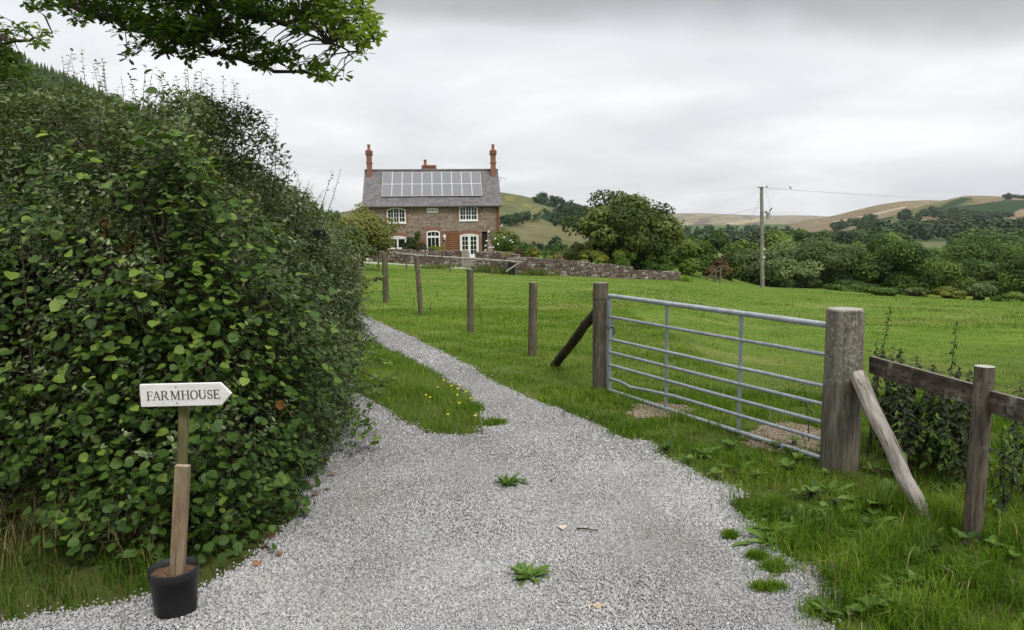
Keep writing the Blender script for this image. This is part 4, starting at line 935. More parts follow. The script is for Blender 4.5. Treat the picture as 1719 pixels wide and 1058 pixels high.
def crown(c, r, nl, n, size, lobe=.36, tmpl=T_CARD, low=-.35, gap=0.0, up=.45, tj=.22, fill=.12):
    """leaf clumps spread over lobes that themselves fill an ellipsoid"""
    c = np.array(c, float); r = np.array(r, float)
    d = nrm(randn(nl*4)); d = d[d[:, 2] > low][:nl]; q = rng.uniform(.45, .80, len(d)); LC = c+d*q[:, None]*r; LR = rng.uniform(.7, 1.25, len(d))*lobe
    LT = rng.uniform(-tj, tj, len(d))*1.25
    i = rng.choice(len(d), n, p=LR**2/np.sum(LR**2)); e = nrm(randn(n)+[0, 0, .25]); rad = np.where(rng.random(n) < fill, rng.uniform(.1, .8, n), rng.normal(.95, .1, n))
    P = LC[i]+e*(rad*LR[i])[:, None]*r*np.array([1, 1, .9])
    nn = nrm((P-c)/r); C = nrm(e*.7+nn*.5+[0, 0, up]+randn(n)*.45); A = randn(n)*.8+[0, 0, -.4]+e*.4
    T = .5+LT[i]+rng.normal(0, .16, n)+.12*np.clip(e[:, 2], -1, 1)*0
    return scatter(P, C, A, size*rng.uniform(.6, 1.35, n), tmpl, T), LC
def tree(name, label, cat, u, vt, w, y, mat, n=5000, size=None, vb=None, group=None, trunk=True, lobe=.34, nl=22, low=-.95, depth=1.0, fill=.08, tj=.28, skirt=-.10, up=.45, tmpl=T_CARD):
    top = at(u, vt, y); x = top[0]; zb = float(zfun(x, y)) if vb is None else float(at(u, vb, y)[2])
    h = top[2]-zb; rw = w/2/F*y
    o = thing(name, label, cat, (x, y, zb), 0, group)
    zc = h*(.5+skirt/2); rz = h*(.5-skirt/2)
    if 50 < y < 135: n = int(n*1.45); size = (size or max(.16, y/90*.30))*.84
    size = size or max(.16, y/90*.30)
    bt, LC = crown((0, 0, zc), (rw/(1+lobe*.75)*1.14, rw*depth/(1+lobe*.75)*1.14, rz/(1+lobe*.6)*1.13), nl, n, size, lobe, low=low, fill=fill, tj=tj, up=up, tmpl=tmpl)
    link('crown' if cat == 'tree' else 'foliage', fast_mesh('crown', *bt[:3], mat, bt[3]), o)
    if trunk:
        b = MB(); tr = max(.05, h*.022); b.tube([(0, 0, -.3), (.006*h, 0, h*.2), (0, .006*h, h*.45), (.01*h, 0, h*.75)], [tr*1.3, tr, tr*.8, tr*.3], 8)
        for q in [q for q in LC if q[2] > .35*h][:9]:
            s_ = Vector((0.003*h, 0.003*h, h*random.uniform(.22, .5))); b.tube([s_, (s_+Vector(q))/2+Vector((0, 0, -.03*h)), Vector(q)], [tr*.55, tr*.35, tr*.12], 6)
        b.build('trunk' if cat == 'tree' else 'stems', m_bark, o)
    return o
L_TREE = mat_leaf('leaf_orchard', (0.038, 0.058, 0.012), (0.085, 0.115, 0.025), (0.17, 0.20, 0.05))
# the big spreading tree behind the stone wall
tree('broad_tree', 'large spreading dark green tree with gaps in its crown behind the stone wall', 'tree', 1045, 312, 212, 56, L_TREE, 13500, .235, nl=64, lobe=.23, tj=.34, low=-1, fill=.04, skirt=.06)
# trees and bushes along the far field edge, near ones
tree('willow_tree', 'tall mid green bush at the end of the stone wall beside the big spreading tree', 'tree', 1160, 392, 96, 60, L_MID, 7000, .2, nl=24, skirt=-.12)
tree('hawthorn_bush', 'rusty brown bush behind the little stile', 'bush', 1203, 430, 60, 64, L_RUST, 2800, .2, nl=16, skirt=-.12)
tree('hawthorn_bush', 'dull olive bush just left of the utility pole, behind the rusty one', 'bush', 1228, 417, 62, 70, L_OLIVE, 2800, .22, nl=16)
tree('willow_tree', 'low grey-green willow standing behind the foot of the utility pole', 'tree', 1280, 412, 150, 78, L_WILLOW, 8000, .25, nl=26, lobe=.32)
tree('willow_tree', 'widest grey-green willow, right of the utility pole', 'tree', 1368, 396, 184, 84, L_WILLOW, 12000, .27, nl=34, lobe=.30)
tree('round_tree', 'mid green domed tree showing above the willows behind the pole', 'tree', 1312, 376, 140, 112, L_MID, 7000, .36, nl=26)
tree('round_tree', 'small pale domed tree between the pole tree and the tall dark oak', 'tree', 1392, 402, 62, 125, L_WILLOW, 2600, .36, nl=16)
tree('round_tree', 'dark round tree above the small pale domed one', 'tree', 1382, 388, 62, 150, L_DARK, 2600, .42, nl=16)
tree('round_tree', 'dark low tree left of the tall dark oak top', 'tree', 1432, 391, 84, 140, L_DARK, 3600, .42, nl=18)
tree('oak_tree', 'tall dark oak with a yellow-green crest right of the widest willow', 'tree', 1499, 392, 168, 82, L_DARK, 12000, .27, nl=28, lobe=.33)
tree('ash_tree', 'yellow-green tree top rising above the tall dark oak', 'tree', 1489, 386, 84, 86, L_MID, 3200, .3, nl=16)
tree('round_tree', 'mid green sloping tree mass between the two big dark oaks', 'tree', 1572, 428, 136, 86, L_MID, 7000, .27, nl=22)
tree('oak_tree', 'big domed dark oak on the far right skyline of the wood', 'tree', 1634, 386, 156, 112, L_DARK, 9500, .33, nl=26)
tree('oak_tree', 'dark oak at the right edge in front of the domed one', 'tree', 1676, 428, 160, 90, L_DARK, 9000, .28, nl=26)
tree('ash_tree', 'lighter green tree cut by the right edge of the picture', 'tree', 1722, 420, 110, 82, L_MID, 6000, .27, nl=24)
tree('round_tree', 'dark tree filling the gap right of the domed oak', 'tree', 1716, 404, 90, 130, L_DARK, 4000, .4, nl=18)
tree('sallow_bush', 'small rounded grey-green bush in front of the dark oaks', 'bush', 1652, 472, 50, 70, L_WILLOW, 2600, .2, nl=14, trunk=False)
tree('elder_bush', 'low yellow-green bush at the foot of the dark oaks', 'bush', 1595, 478, 62, 71, L_YELLOW, 2400, .2, nl=14, trunk=False, tj=.1)
tree('bramble_bush', 'low olive bramble bush below the tall dark oak', 'bush', 1535, 482, 60, 72, L_OLIVE, 2200, .2, nl=14, trunk=False)
tree('bramble_bush', 'low green bramble bush at the right edge of the meadow', 'bush', 1702, 488, 70, 68, L_MID, 2400, .2, nl=14, trunk=False)
tree('bramble_bush', 'dark low growth under the widest willow', 'bush', 1430, 470, 90, 76, L_DARK, 3200, .22, nl=18, trunk=False)
# trees that close the wood behind the first row
for u, vt, w, y, m_, lab in ((1190, 425, 70, 95, L_MID, 'green bush between the rusty bush and the bank pasture'), (1255, 405, 80, 105, L_MID, 'bright green tree left of the pole, behind the olive bush'), (1330, 410, 110, 100, L_OLIVE, 'olive crown filling between the two grey willows'), (1412, 412, 80, 108, L_MID, 'green crown between the widest willow and the tall dark oak'),
        (1450, 410, 70, 120, L_MID, 'mid green crown against the left flank of the tall dark oak'), (1545, 420, 90, 118, L_OLIVE, 'olive crown behind the right flank of the tall dark oak'), (1600, 418, 90, 128, L_MID, 'green crown left of the big domed oak'), (1560, 440, 100, 92, L_DARK, 'dark crown low between the tall dark oak and the right-hand oaks'),
        (1620, 440, 110, 94, L_OLIVE, 'olive crown in front of the big domed oak'), (1690, 440, 120, 96, L_MID, 'green crown low at the right end of the wood'), (1465, 440, 90, 88, L_DARK, 'dark crown low where the widest willow meets the tall oak'), (1330, 440, 110, 80, L_WILLOW, 'grey-green willow low between the two bigger willows'), (1760, 410, 120, 110, L_DARK, 'dark tree beyond the right edge of the picture'),
        (1425, 382, 60, 260, L_FAR, 'blue-green tree beyond the dark low tree'), (1475, 388, 70, 240, L_FAR, 'blue-green tree behind the yellow-green tree top'), (1530, 404, 60, 200, L_DARK, 'dark tree just left of the far green field'), (1610, 402, 50, 210, L_DARK, 'dark tree just right of the far green field'), (1275, 392, 50, 240, L_FAR, 'blue-green tree just left of the pole'), (1150, 400, 50, 170, L_MID, 'green tree far behind the end of the stone wall')):
    tree('round_tree', lab, 'tree', u, vt, w, y, m_, int(2400+w*26), None, nl=18, lobe=.34)
# middle distance
tree('round_tree', 'dark round solitary tree left of the pole with sheep pasture below it', 'tree', 1203, 386, 48, 200, L_DARK, 3000, .6, nl=16, vb=421)
tree('round_tree', 'mid green tree left of the dark round solitary tree', 'tree', 1176, 402, 44, 190, L_MID, 2200, .55, nl=14, vb=424)
tree('round_tree', 'small green tree right of the dark round solitary tree', 'tree', 1228, 403, 36, 190, L_MID, 1800, .55, nl=12, vb=428)
tree('round_tree', 'dark green tree beside the pole behind the grey-green willow', 'tree', 1250, 396, 56, 150, L_MID, 2800, .45, nl=16)
tree('round_tree', 'dark tree just right of the mid green dome behind the pole', 'tree', 1348, 382, 48, 230, L_DARK, 1800, .6, nl=14, vb=420)
for u, vt, w, y, m_, lab in ((868, 399, 52, 160, L_FAR, 'dark rounded tree nearest the rose bush, behind the garden'), (900, 396, 44, 175, L_FAR, 'dark tree second from the house in the row beyond the garden'),
                             (930, 396, 50, 165, L_FAR, 'dark tree in the row beyond the garden, beside the big spreading tree'), (885, 408, 62, 120, L_DARK, 'green tree in front of the dark row beyond the garden'),
                             (942, 409, 74, 115, L_DARK, 'wide green tree in front of the dark row, beside the big spreading tree'), (1120, 402, 60, 130, L_DARK, 'dark tree showing behind the right side of the big spreading tree')):
    tree('round_tree', lab, 'tree', u, vt, w, y, m_, 2600, y/90*.3, nl=16)
# belt of far trees at the foot of the bracken hill: a few shapes, copied
protos = []
for k in range(4):
    bt, _ = crown((0, 0, 4.6), (3.9, 3.9, 4.5), 18, 800, .95, .34, low=-1, fill=.05)
    me = fast_mesh('far_crown', *bt[:3], L_FAR, bt[3]); b = MB(); b.tube([(0, 0, -1), (0, 0, 3), (0, 0, 6)], [.4, .3, .1], 6); tk = b.build('trunk', m_bark); protos.append((me, tk.data)); bpy.data.objects.remove(tk)
def far_tree(p, h, label, group, wd=1.0):
    k = random.randrange(4); o = thing('far_tree', label, 'tree', p, random.uniform(0, 6), group); s = h/9.8; o.scale = (s*wd, s*wd, s)
    for nm, me in (('crown', protos[k][0]), ('trunk', protos[k][1])): link(nm, me, o)
def hill_pt(PH, u, v, uu, vv):
    i = int(np.argmin((uu-u)**2+(vv-v)**2)); return PH[i]
rnd = random.Random(11)
G_BELT = 'dark belt of trees at the foot of the bracken hill'
for k in range(46):
    u = 1395+k*8.2+rnd.uniform(-4, 4); y = rnd.uniform(520, 660); v = np.interp(u, [1395, 1440, 1500, 1560, 1620, 1680, 1780], [396, 392, 394, 388, 384, 380, 376])+rnd.uniform(-2, 6)
    p = at(u, v, y); zb = -15.0; far_tree((p[0], y, zb), max(6.0, p[2]-zb), 'dark tree in the belt along the foot of the brown hill', G_BELT, rnd.uniform(.8, 1.1))
G_VAL = 'scattered trees on the valley floor left of the pole'
for k in range(26):
    u = 1142+k*6.5+rnd.uniform(-4, 4); y = rnd.uniform(600, 900); v = rnd.uniform(384, 396)-(5 if u < 1180 else 0); p = at(u, v, y); far_tree((p[0], y, -15), max(5., p[2]+15), 'far tree on the valley floor below the pale moor', G_VAL, rnd.uniform(.8, 1.3))
G_HILL = 'single trees dotted on the bracken hill'
for u, v, h in ((1518, 370, 15), (1523, 370, 14), (1512, 371, 12), (1458, 388, 17), (1452, 392, 16), (1464, 392, 15), (1446, 394, 14), (1456, 379, 11), (1542, 372, 10), (1533, 374, 9), (1478, 392, 14), (1520, 392, 12), (1440, 383, 12)):
    far_tree(hill_pt(RH, u, v, RHu, RHv), h, 'lone dark tree or bush on the slope of the brown hill', G_HILL)
for u, h in ((1686, 14), (1692, 15), (1698, 14), (1704, 13), (1712, 12), (1719, 12)):
    p = hill_pt(RH, u, 335, RHu, RHv); far_tree(p-np.array([0, 0, 2]), h, 'dark tree of the clump on the skyline of the brown hill', 'clump of trees on the hill skyline', 1.1)
for u, v, h in ((912, 340, 9), (906, 341, 7), (858, 376, 4), (866, 375, 4), (876, 371, 3.5), (933, 380, 4.5)):
    far_tree(hill_pt(MH, u, v, MHu, MHv), h, 'dark tree or bush on the olive hill behind the farmhouse', 'bushes on the hill behind the farmhouse')
# woods that read as one mass
def lump_template(n, tall=1.0):
    bt, _ = crown((0, 0, .5), (.36, .36, .42), 9, n, .15, .42, fill=.02); V = bt[0]; tf = [list(range(5*i, 5*i+5)) for i in range(n)]
    return (np.stack([V[:, 2], V[:, 0], V[:, 1]], 1), tf)
T_LUMP = [lump_template(80) for _ in range(3)]
def conifer_template():
    V = []; Fc = []; nt_ = 9
    for i in range(nt_):
        a0 = .06+.88*i/nt_; r0 = .20*(1-i/nt_)+.02; m = 7; ph = rng.uniform(0, 6)
        s0 = len(V); V.append((min(a0+.2, 1.0), 0, 0))
        for k in range(m*2):
            t = ph+math.pi*k/m; q = r0*(1 if k % 2 == 0 else .45); V.append((a0-(.04 if k % 2 == 0 else -.03), math.cos(t)*q, math.sin(t)*q))
        Fc += [[s0, s0+1+k, s0+1+(k+1) % (2*m)] for k in range(2*m)]
    return np.array(V), Fc
T_CON = [conifer_template() for _ in range(2)]
def wood(name, label, P, h, mat, tmpls, tl=.5, tj=.2):
    B = []; idx = rng.integers(0, len(tmpls), len(P))
    for k, tp_ in enumerate(tmpls):
        q = idx == k; n = int(q.sum())
        if n == 0: continue
        ang = rng.uniform(0, 6.28, n); C = np.stack([np.cos(ang), np.sin(ang), 0*ang], 1); A = np.tile([0, 0, 1.0], (n, 1))+randn(n)*.03
        B.append(scatter(P[q], C, A, np.broadcast_to(h, (len(P),))[q]*rng.uniform(.65, 1.3, n), tp_, tl+rng.normal(0, tj, n), wide=rng.uniform(.85, 1.25, n)))
    V, L, S, T = join_batches(B); tag(link(name, fast_mesh(name, V, L, S, mat, T)), label, 'wood', kind='stuff')
def pick(PH, uu, vv, poly, n):
    i = np.flatnonzero(inpoly(uu, vv, poly)); i = rng.choice(i, n); return PH[i]+randn(n)*[2.5, 2.5, 0]
wood('far_wood', 'dark band of woodland across the bracken hill', np.concatenate([pick(RH, RHu, RHv, [(1535, 368), (1560, 356), (1600, 360), (1625, 362), (1660, 366), (1700, 366), (1700, 370), (1640, 376), (1560, 370)], 260),
     pick(RH, RHu, RHv, [(1470, 400), (1500, 392), (1560, 394), (1640, 388), (1719, 376), (1800, 370), (1800, 404), (1480, 404)], 260), pick(RH, RHu, RHv, line_poly([(1395, 391), (1430, 379), (1455, 373), (1470, 371)], 1.8), 60)]), 8.0, L_FAR, T_LUMP)
wood('far_wood', 'dark wood on the shoulder of the hill behind the farmhouse', np.concatenate([pick(MH, MHu, MHv, [(903, 366), (915, 359), (960, 353), (1100, 352), (1100, 384), (950, 381), (920, 373)], 260),
     pick(MH, MHu, MHv, [(893, 340), (915, 335), (930, 337), (1000, 352), (1000, 364), (950, 353), (925, 349)], 120), pick(MH, MHu, MHv, line_poly([(840, 383), (865, 376), (900, 370)], 1.2), 40)]), 5.0, L_FAR, T_LUMP)
L_CON = mat_leaf('conifer_green', (0.028, 0.050, 0.018), (0.052, 0.088, 0.028), (0.085, 0.128, 0.038), .1)
n = 520; yy = rng.uniform(190, 520, n); uu = rng.uniform(1270, 1800, n); gap = (uu > 1515) & (uu < 1600) & (yy > 260); uu, yy = uu[~gap], yy[~gap]; xx = (uu-CU)/F*yy
wood('valley_wood', 'dark continuous wood filling the valley floor behind the field trees', np.stack([xx, yy, zfun(xx, yy)-1.5], 1), 9.5, L_DARK, T_LUMP, .45)
n = 130; yy = rng.uniform(330, 1000, n); uu = rng.uniform(1110, 1330, n); xx = (uu-CU)/F*yy
wood('valley_wood', 'scattered woodland on the valley floor below the pale moor', np.stack([xx, yy, zfun(xx, yy)-1.0], 1), 8.5, L_FAR, T_LUMP, .5)
n = 150; yy = rng.uniform(150, 330, n); uu = rng.uniform(830, 1000, n); xx = (uu-CU)/F*yy
wood('valley_wood', 'dark wood on the valley floor behind the farmhouse garden', np.stack([xx, yy, zfun(xx, yy)-1.0], 1), 8.0, L_DARK, T_LUMP, .42)
n = 230; yy = rng.uniform(500, 680, n); uu = rng.uniform(1470, 1830, n); xx = (uu-CU)/F*yy
wood('far_wood', 'dark wood along the foot of the bracken hill behind the belt of trees', np.stack([xx, yy, zfun(xx, yy)-1.0], 1), 13.0, L_FAR, T_LUMP, .42)
tree('bramble_bush', 'dark bramble at the foot of the tall dark oak', 'bush', 1482, 474, 70, 68, L_DARK, 2400, .2, nl=14, trunk=False)
tree('garden_shrub', 'mid green undergrowth in the middle beneath the big spreading tree', 'shrub', 1076, 408, 70, 55, L_OLIVE, 3600, .15, vb=460, nl=18)
i = np.flatnonzero((LHu > -60) & (LHu < 620) & (LHv < 380)); i = rng.choice(i, 3400)
wood('hillside_conifers', 'young conifer plantation covering the steep hillside', LH[i]+randn(len(i))*[4, 4, 0]-[0, 0, .5], 5.2, L_CON, T_CON)
i = np.flatnonzero((LHu > -60) & (LHu < 560) & (LHv < 400) & (LH[:, 1] < 420)); i = rng.choice(i, 420)
wood('hillside_wood', 'broad-leaved wood on the lower part of the steep hillside', LH[i]+randn(len(i))*[3, 3, 0]-[0, 0, 1], 7.0, L_MID, T_LUMP, .45)

# ---- garden planting
tree('garden_shrub', 'big olive-green garden shrub hiding the left end of the farmhouse', 'shrub', 604, 336, 136, 47, mat_leaf('leaf_garden', (0.045, 0.06, 0.012), (0.115, 0.135, 0.028), (0.22, 0.225, 0.055)), 14000, .12, vb=440, nl=44, lobe=.26, low=-1, fill=.1)
tree('garden_shrub', 'darker lower shrub leaning against the garden wall at the hedge', 'shrub', 578, 375, 80, 42, L_OLIVE, 5000, .12, nl=24)
ros = tree('rose_bush', 'leafy bush with white roses at the right corner of the farmhouse', 'rose bush', 846, 378, 54, 61.5, mat_leaf('leaf_rose', (0.05, 0.08, 0.015), (0.12, 0.17, 0.035), (0.20, 0.25, 0.06)), 3600, .13, vb=428, nl=22, lobe=.3)
for u, v in ((820, 390.5), (831, 402), (817, 405.5), (815, 413.5), (828, 416.5), (822.5, 417), (857, 405), (860, 408), (842, 380), (815, 421), (846, 400), (836, 411)):
    b = MB(); p = Vector(at(u, v, 60.0+abs(u-846)*.03))-Vector(ros.location)
    for k in range(3): b.lathe([(0, -.02), (.04+.01*k, -.01), (.06-.01*k, .03), (.03, .06), (0, .055)], tuple(p+Vector((.03*k-.03, .02*k, .03*k))), 7)
    b.build('rose', m_white, ros)
tree('garden_shrub', 'dark green bush with reddish tips under the farmhouse windows', 'shrub', 694, 397, 44, 61, mat_leaf('leaf_redtip', (0.025, 0.045, 0.014), (0.05, 0.075, 0.025), (0.17, 0.10, 0.045)), 2600, .12, vb=432, nl=16)
tree('climbing_plant', 'dark climber on the farmhouse wall left of the front door', 'climber', 704, 387, 26, 64.4, L_DARK, 1100, .12, vb=432, nl=10, depth=.4)
tree('garden_plant', 'pale yellow-green plant before the front door', 'plant', 734, 411, 36, 60, L_YELLOW, 1300, .10, vb=424, nl=10, trunk=False, tj=.15)
tree('golden_shrub', 'yellow shrub beyond the garden wall right of the rose bush', 'shrub', 893, 412, 36, 58, L_YELLOW, 1900, .12, vb=436, nl=14)
tree('golden_shrub', 'brownish small shrub between the rose bush and the yellow one', 'shrub', 873, 413, 26, 58, L_RUST, 900, .12, vb=434, nl=10)
tree('golden_shrub', 'yellow-green shrub above the stone wall before the big spreading tree', 'shrub', 993, 416, 64, 53, L_YELLOW, 3000, .12, vb=450, nl=16)
tree('garden_shrub', 'dense green rounded shrub above the stone wall under the big tree', 'shrub', 1046, 411, 54, 53, L_MID, 3200, .12, vb=455, nl=16)
tree('garden_shrub', 'dark undergrowth beneath the right side of the big spreading tree', 'shrub', 1102, 412, 80, 54, L_DARK, 4200, .15, vb=462, nl=20)
tree('garden_shrub', 'dull green undergrowth beneath the left side of the big spreading tree', 'shrub', 962, 408, 60, 57, L_OLIVE, 3000, .15, vb=450, nl=18)
tree('garden_shrub', 'pale leafy weeds above the stone wall next to the yellow shrub', 'shrub', 925, 420, 44, 53, L_MID, 1600, .12, vb=448, nl=12, trunk=False)
def spray(name, label, cat, u, vb, vt, w, y, mat, n=160, lw=.02, lab2=None):
    p = at(u, vb, y); h = float(at(u, vt, y)[2]-p[2]); wd = w/F*y; o = thing(name, label, cat, p)
    q = np.stack([rng.normal(0, wd*.22, n), rng.normal(0, wd*.18, n), np.zeros(n)-.05], 1)
    bt = blades(q, rng.uniform(.5, 1.1, n)*h, np.full(n, lw), rng.uniform(.1, .6, n), rng.uniform(.2, 1, n)); link('stems', fast_mesh('stems', *bt[:3], mat, bt[3]), o); return o
L_STRAW = mat_leaf('dry_straw', (0.13, 0.10, 0.04), (0.25, 0.205, 0.095), (0.37, 0.32, 0.17), .2)
L_GRASS = mat_leaf('grass_blade', (0.038, 0.086, 0.007), (0.106, 0.194, 0.015), (0.25, 0.325, 0.048), .35, .6, .08)
spray('ornamental_grass', 'wispy pale grass clump on the garden wall above the bin', 'plant', 852, 430, 420, 24, 52.5, L_STRAW, 240, .02)
spray('ornamental_grass', 'pale upright grass stems in front of the big spreading tree', 'plant', 940, 441, 419, 16, 52, L_STRAW, 120, .03)
for u, vb, vt, w, y, lab in ((812, 457, 441, 60, 49.5, 'rank green weeds below the garden steps'), (840, 460, 445, 36, 48.5, 'rank green weeds left of the bin'), (900, 465, 447, 70, 48, 'tall nettles right of the bin at the stone wall'),
                            (735, 449, 441, 80, 52, 'weeds along the foot of the front garden wall'), (1150, 476, 460, 26, 49, 'tuft of nettles at the low end of the stone wall'), (1010, 471, 463, 30, 48, 'grassy tuft against the middle of the stone wall'), (930, 467, 456, 24, 47.5, 'nettle tuft near the tall part of the stone wall')):
    spray('weed_clump', lab, 'weeds', u, vb, vt, w, y, L_GRASS if 'tuft' in lab else L_OLIVE, int(w*5), .035)
# the white sheep at the garden wall and sheep in the far pasture
def sheep_mesh():
    b = MB(); b.tube([(-.55, 0, .62), (-.45, 0, .66), (-.1, 0, .66), (.3, 0, .68), (.48, 0, .72), (.62, 0, .86), (.74, 0, .92), (.9, 0, .84), (.97, 0, .8)], [.08, .26, .32, .3, .24, .14, .11, .08, .04], 12)
    for x in (-.35, .3):
        for y in (-.14, .14): b.tube([(x, y, .5), (x+.02, y, .25), (x, y, 0)], [.07, .045, .035], 6)
    for y in (-.1, .1): b.tube([(.72, y*.8, .95), (.70, y*2, .93)], [.04, .02], 5)
    b.tube([(-.55, 0, .7), (-.66, 0, .5)], [.05, .03], 5); return b
m_wool = mat_noise('fleece', (0.50, 0.47, 0.43), (0.68, 0.65, 0.60), 18, 1.0, bmp=.6)
sh = sheep_mesh().build('sheep', m_wool); sh.location = tuple(base(618, 444)); sh.rotation_euler = (0, 0, R(240)); sh.scale = (.55, .55, .55); tag(sh, 'white sheep at the garden wall beside the hedge', 'sheep')
for u, v in ((1174, 424), (1183, 421), (1191, 420.5), (1215, 421), (1178, 427)):
    p = at(u, v, 215); o = sh.copy(); col.objects.link(o); o.location = (p[0], 215, p[2]-.2); o.rotation_euler = (0, 0, random.uniform(0, 6)); o['label'] = 'far white sheep grazing below the dark round tree'; o['group'] = 'far sheep in the valley pasture'
b = MB()
v0 = [at(u, v, y) for u, v, y in ((1120, 446, 205), (1240, 446, 205), (1250, 419.5, 222), (1120, 418.5, 222))]
V_ = []
for i in range(9):
    for j in range(9):
        p = (v0[0]*(1-i/8)+v0[1]*i/8)*(1-j/8)+(v0[3]*(1-i/8)+v0[2]*i/8)*j/8; V_.append(tuple(p+np.array([0, 0, .4*math.sin(i*1.3)*math.sin(j)])))
b.add(V_, [(i*9+j, (i+1)*9+j, (i+1)*9+j+1, i*9+j+1) for i in range(8) for j in range(8)], True)
for (a, c) in ((0, 8), (72, 80)): pass
tag(b.build('bank_pasture', mat_noise('bank_grass', (0.075, 0.115, 0.03), (0.13, 0.16, 0.05), .2, 1, coord='World')), 'small sloping sheep pasture beyond the rusty bush', 'field', kind='structure')
# ================================================================== HEDGE
HB = np.array([(-9.5, 5.9), (-6, 5.0), (-3.4, 4.55), (-2.35, 4.27), (-1.62, 4.36), (-1.36, 5.2), (-1.34, 6), (-1.43, 7), (-1.6, 8.5), (-1.9, 9.8), (-2.45, 12), (-3.45, 16.6), (-4.7, 22), (-6.9, 32), (-10, 45)])
def hedge_curve():
    t = np.concatenate([[0], np.cumsum(np.linalg.norm(np.diff(HB, axis=0), axis=1))]); s = np.linspace(0, t[-1], 900)
    x = np.interp(s, t, HB[:, 0]); y = np.interp(s, t, HB[:, 1]); k = np.hanning(21); k /= k.sum()
    x = np.convolve(np.pad(x, 10, mode='edge'), k, mode='valid'); y = np.convolve(np.pad(y, 10, mode='edge'), k, mode='valid')
    dx, dy = np.gradient(x), np.gradient(y); L_ = np.hypot(dx, dy); return s, x, y, -dy/L_, dx/L_      # inward normal
HS, HX, HYc, HNX, HNY = hedge_curve()
S_C0 = float(HS[np.argmin(np.hypot(HX+1.5, HYc-5.35))])
def hedge_pts(s, q, depth):
    """s along the hedge, q along its section (0 foot .. 1 top), depth inwards from the leaf surface"""
    x = np.interp(s, HS, HX); y = np.interp(s, HS, HYc); nx = np.interp(s, HS, HNX); ny = np.interp(s, HS, HNY)
    a = q*4.6; hv = 1.15
    ph = np.clip((a-hv)/2.25, 0, 1)*np.pi/2; top = np.clip(a-hv-2.25, 0, None)
    din = 1.45*(1-np.cos(ph))+top+.24; z = (np.minimum(a, hv)+1.66*np.sin(ph))*(1.0-.13*sstep((s-(S_C0-1.2))/2.4))
    on = np.where(a < hv, 1.0, np.cos(ph)); uz = np.where(a < hv, 0.0, np.sin(ph))
    bump_ = .25*wob(s*1.0, z*1.3, 2.1, 1)+.15*wob(s, z, 5.2, 3)+.06*wob(s, z, 12, 7)
    hvar = .10*wob(s, 0*s, 1.3, 4)
    d = din+depth-bump_*.9+np.where(z < .35, (.35-z)*.08, 0)
    P = np.stack([x+nx*d, y+ny*d, z+hvar*np.clip(z/2, 0, 1)+bump_*uz*.7-depth*uz], 1)
    P[:, 2] += zfun(P[:, 0], P[:, 1])
    Nv = np.stack([-nx*on, -ny*on, uz], 1); return P, Nv
def s_sample(n, lo, hi): return rng.uniform(lo, hi, n)
S_COR = float(HS[np.argmin(np.hypot(HX+1.5, HYc-5.35))]); S_9 = float(HS[np.argmin(np.hypot(HX+1.75, HYc-9))]); S_14 = float(HS[np.argmin(np.hypot(HX+2.9, HYc-14))]); S_F0 = S_COR-4.8
L_HEDGE = mat_leaf('leaf_hawthorn', (0.030, 0.048, 0.016), (0.108, 0.148, 0.054), (0.30, 0.345, 0.175), .3, .5, .3)
L_HAZEL = mat_leaf('leaf_hazel', (0.022, 0.048, 0.009), (0.062, 0.118, 0.019), (0.21, 0.30, 0.05), .3, .5, .22)
L_TURN = mat_leaf('leaf_turning', (0.09, 0.10, 0.02), (0.20, 0.17, 0.035), (0.25, 0.12, 0.04), .3)
m_twig = mat_noise('twig_bark', (0.035, 0.026, 0.018), (0.075, 0.058, 0.04), 20, .95, bmp=0)
hedge = thing('hedge', 'tall overgrown thorn hedge running along the left of the gravel track', 'hedge', (0, 0, 0))
B = []
for lo, hi, n, s0, s1, dmax in ((S_F0-2.5, S_COR+.3, 96000, .028, .050, .30), (S_COR+.3, S_9, 78000, .030, .052, .30), (S_9, S_14, 34000, .042, .07, .3), (S_14, HS[-1]-1, 34000, .06, .13, .35)):
    s = s_sample(n, lo, hi); q = rng.beta(1.15, 1.05, n)*.93; dp = np.minimum(rng.exponential(.13, n), dmax*2)-.06
    k = (rng.random(n) < np.clip(.72+.75*wob(s*1.0, q*4.6, 3.4, 5)+.35*wob(s, q*4.6, 8.5, 2), .10, 1)) | (dp > .12); s, q, dp = s[k], q[k], dp[k]; n = len(s)
    P, Nv = hedge_pts(s, q, dp); C = nrm(Nv*.55+[0, 0, .55]+randn(n)*.6); A = randn(n)*.8+Nv*.5+[0, 0, .15]
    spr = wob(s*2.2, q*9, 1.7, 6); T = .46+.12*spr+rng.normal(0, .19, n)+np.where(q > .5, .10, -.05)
    B.append(scatter(P, C, A, rng.uniform(s0, s1, n), T_SMALL, T, wide=rng.uniform(.8, 1.25, n)))
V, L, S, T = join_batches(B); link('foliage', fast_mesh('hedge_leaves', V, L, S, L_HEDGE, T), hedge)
# solid dark sheet inside, added to stop light leaking between the leaves
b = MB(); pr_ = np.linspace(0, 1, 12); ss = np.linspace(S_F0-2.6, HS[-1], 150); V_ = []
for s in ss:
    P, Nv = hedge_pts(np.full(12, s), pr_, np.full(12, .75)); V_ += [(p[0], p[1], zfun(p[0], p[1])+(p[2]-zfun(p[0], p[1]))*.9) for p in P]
b.add(V_, [(i*12+k, (i+1)*12+k, (i+1)*12+k+1, i*12+k+1) for i in range(149) for k in range(11)]); b.build('inner_core', mat_noise('dark_core', (0.008, 0.008, 0.005), (0.028, 0.024, 0.015), 14, 1.0, bmp=1.0, bdist=.05, coord='World'), hedge)
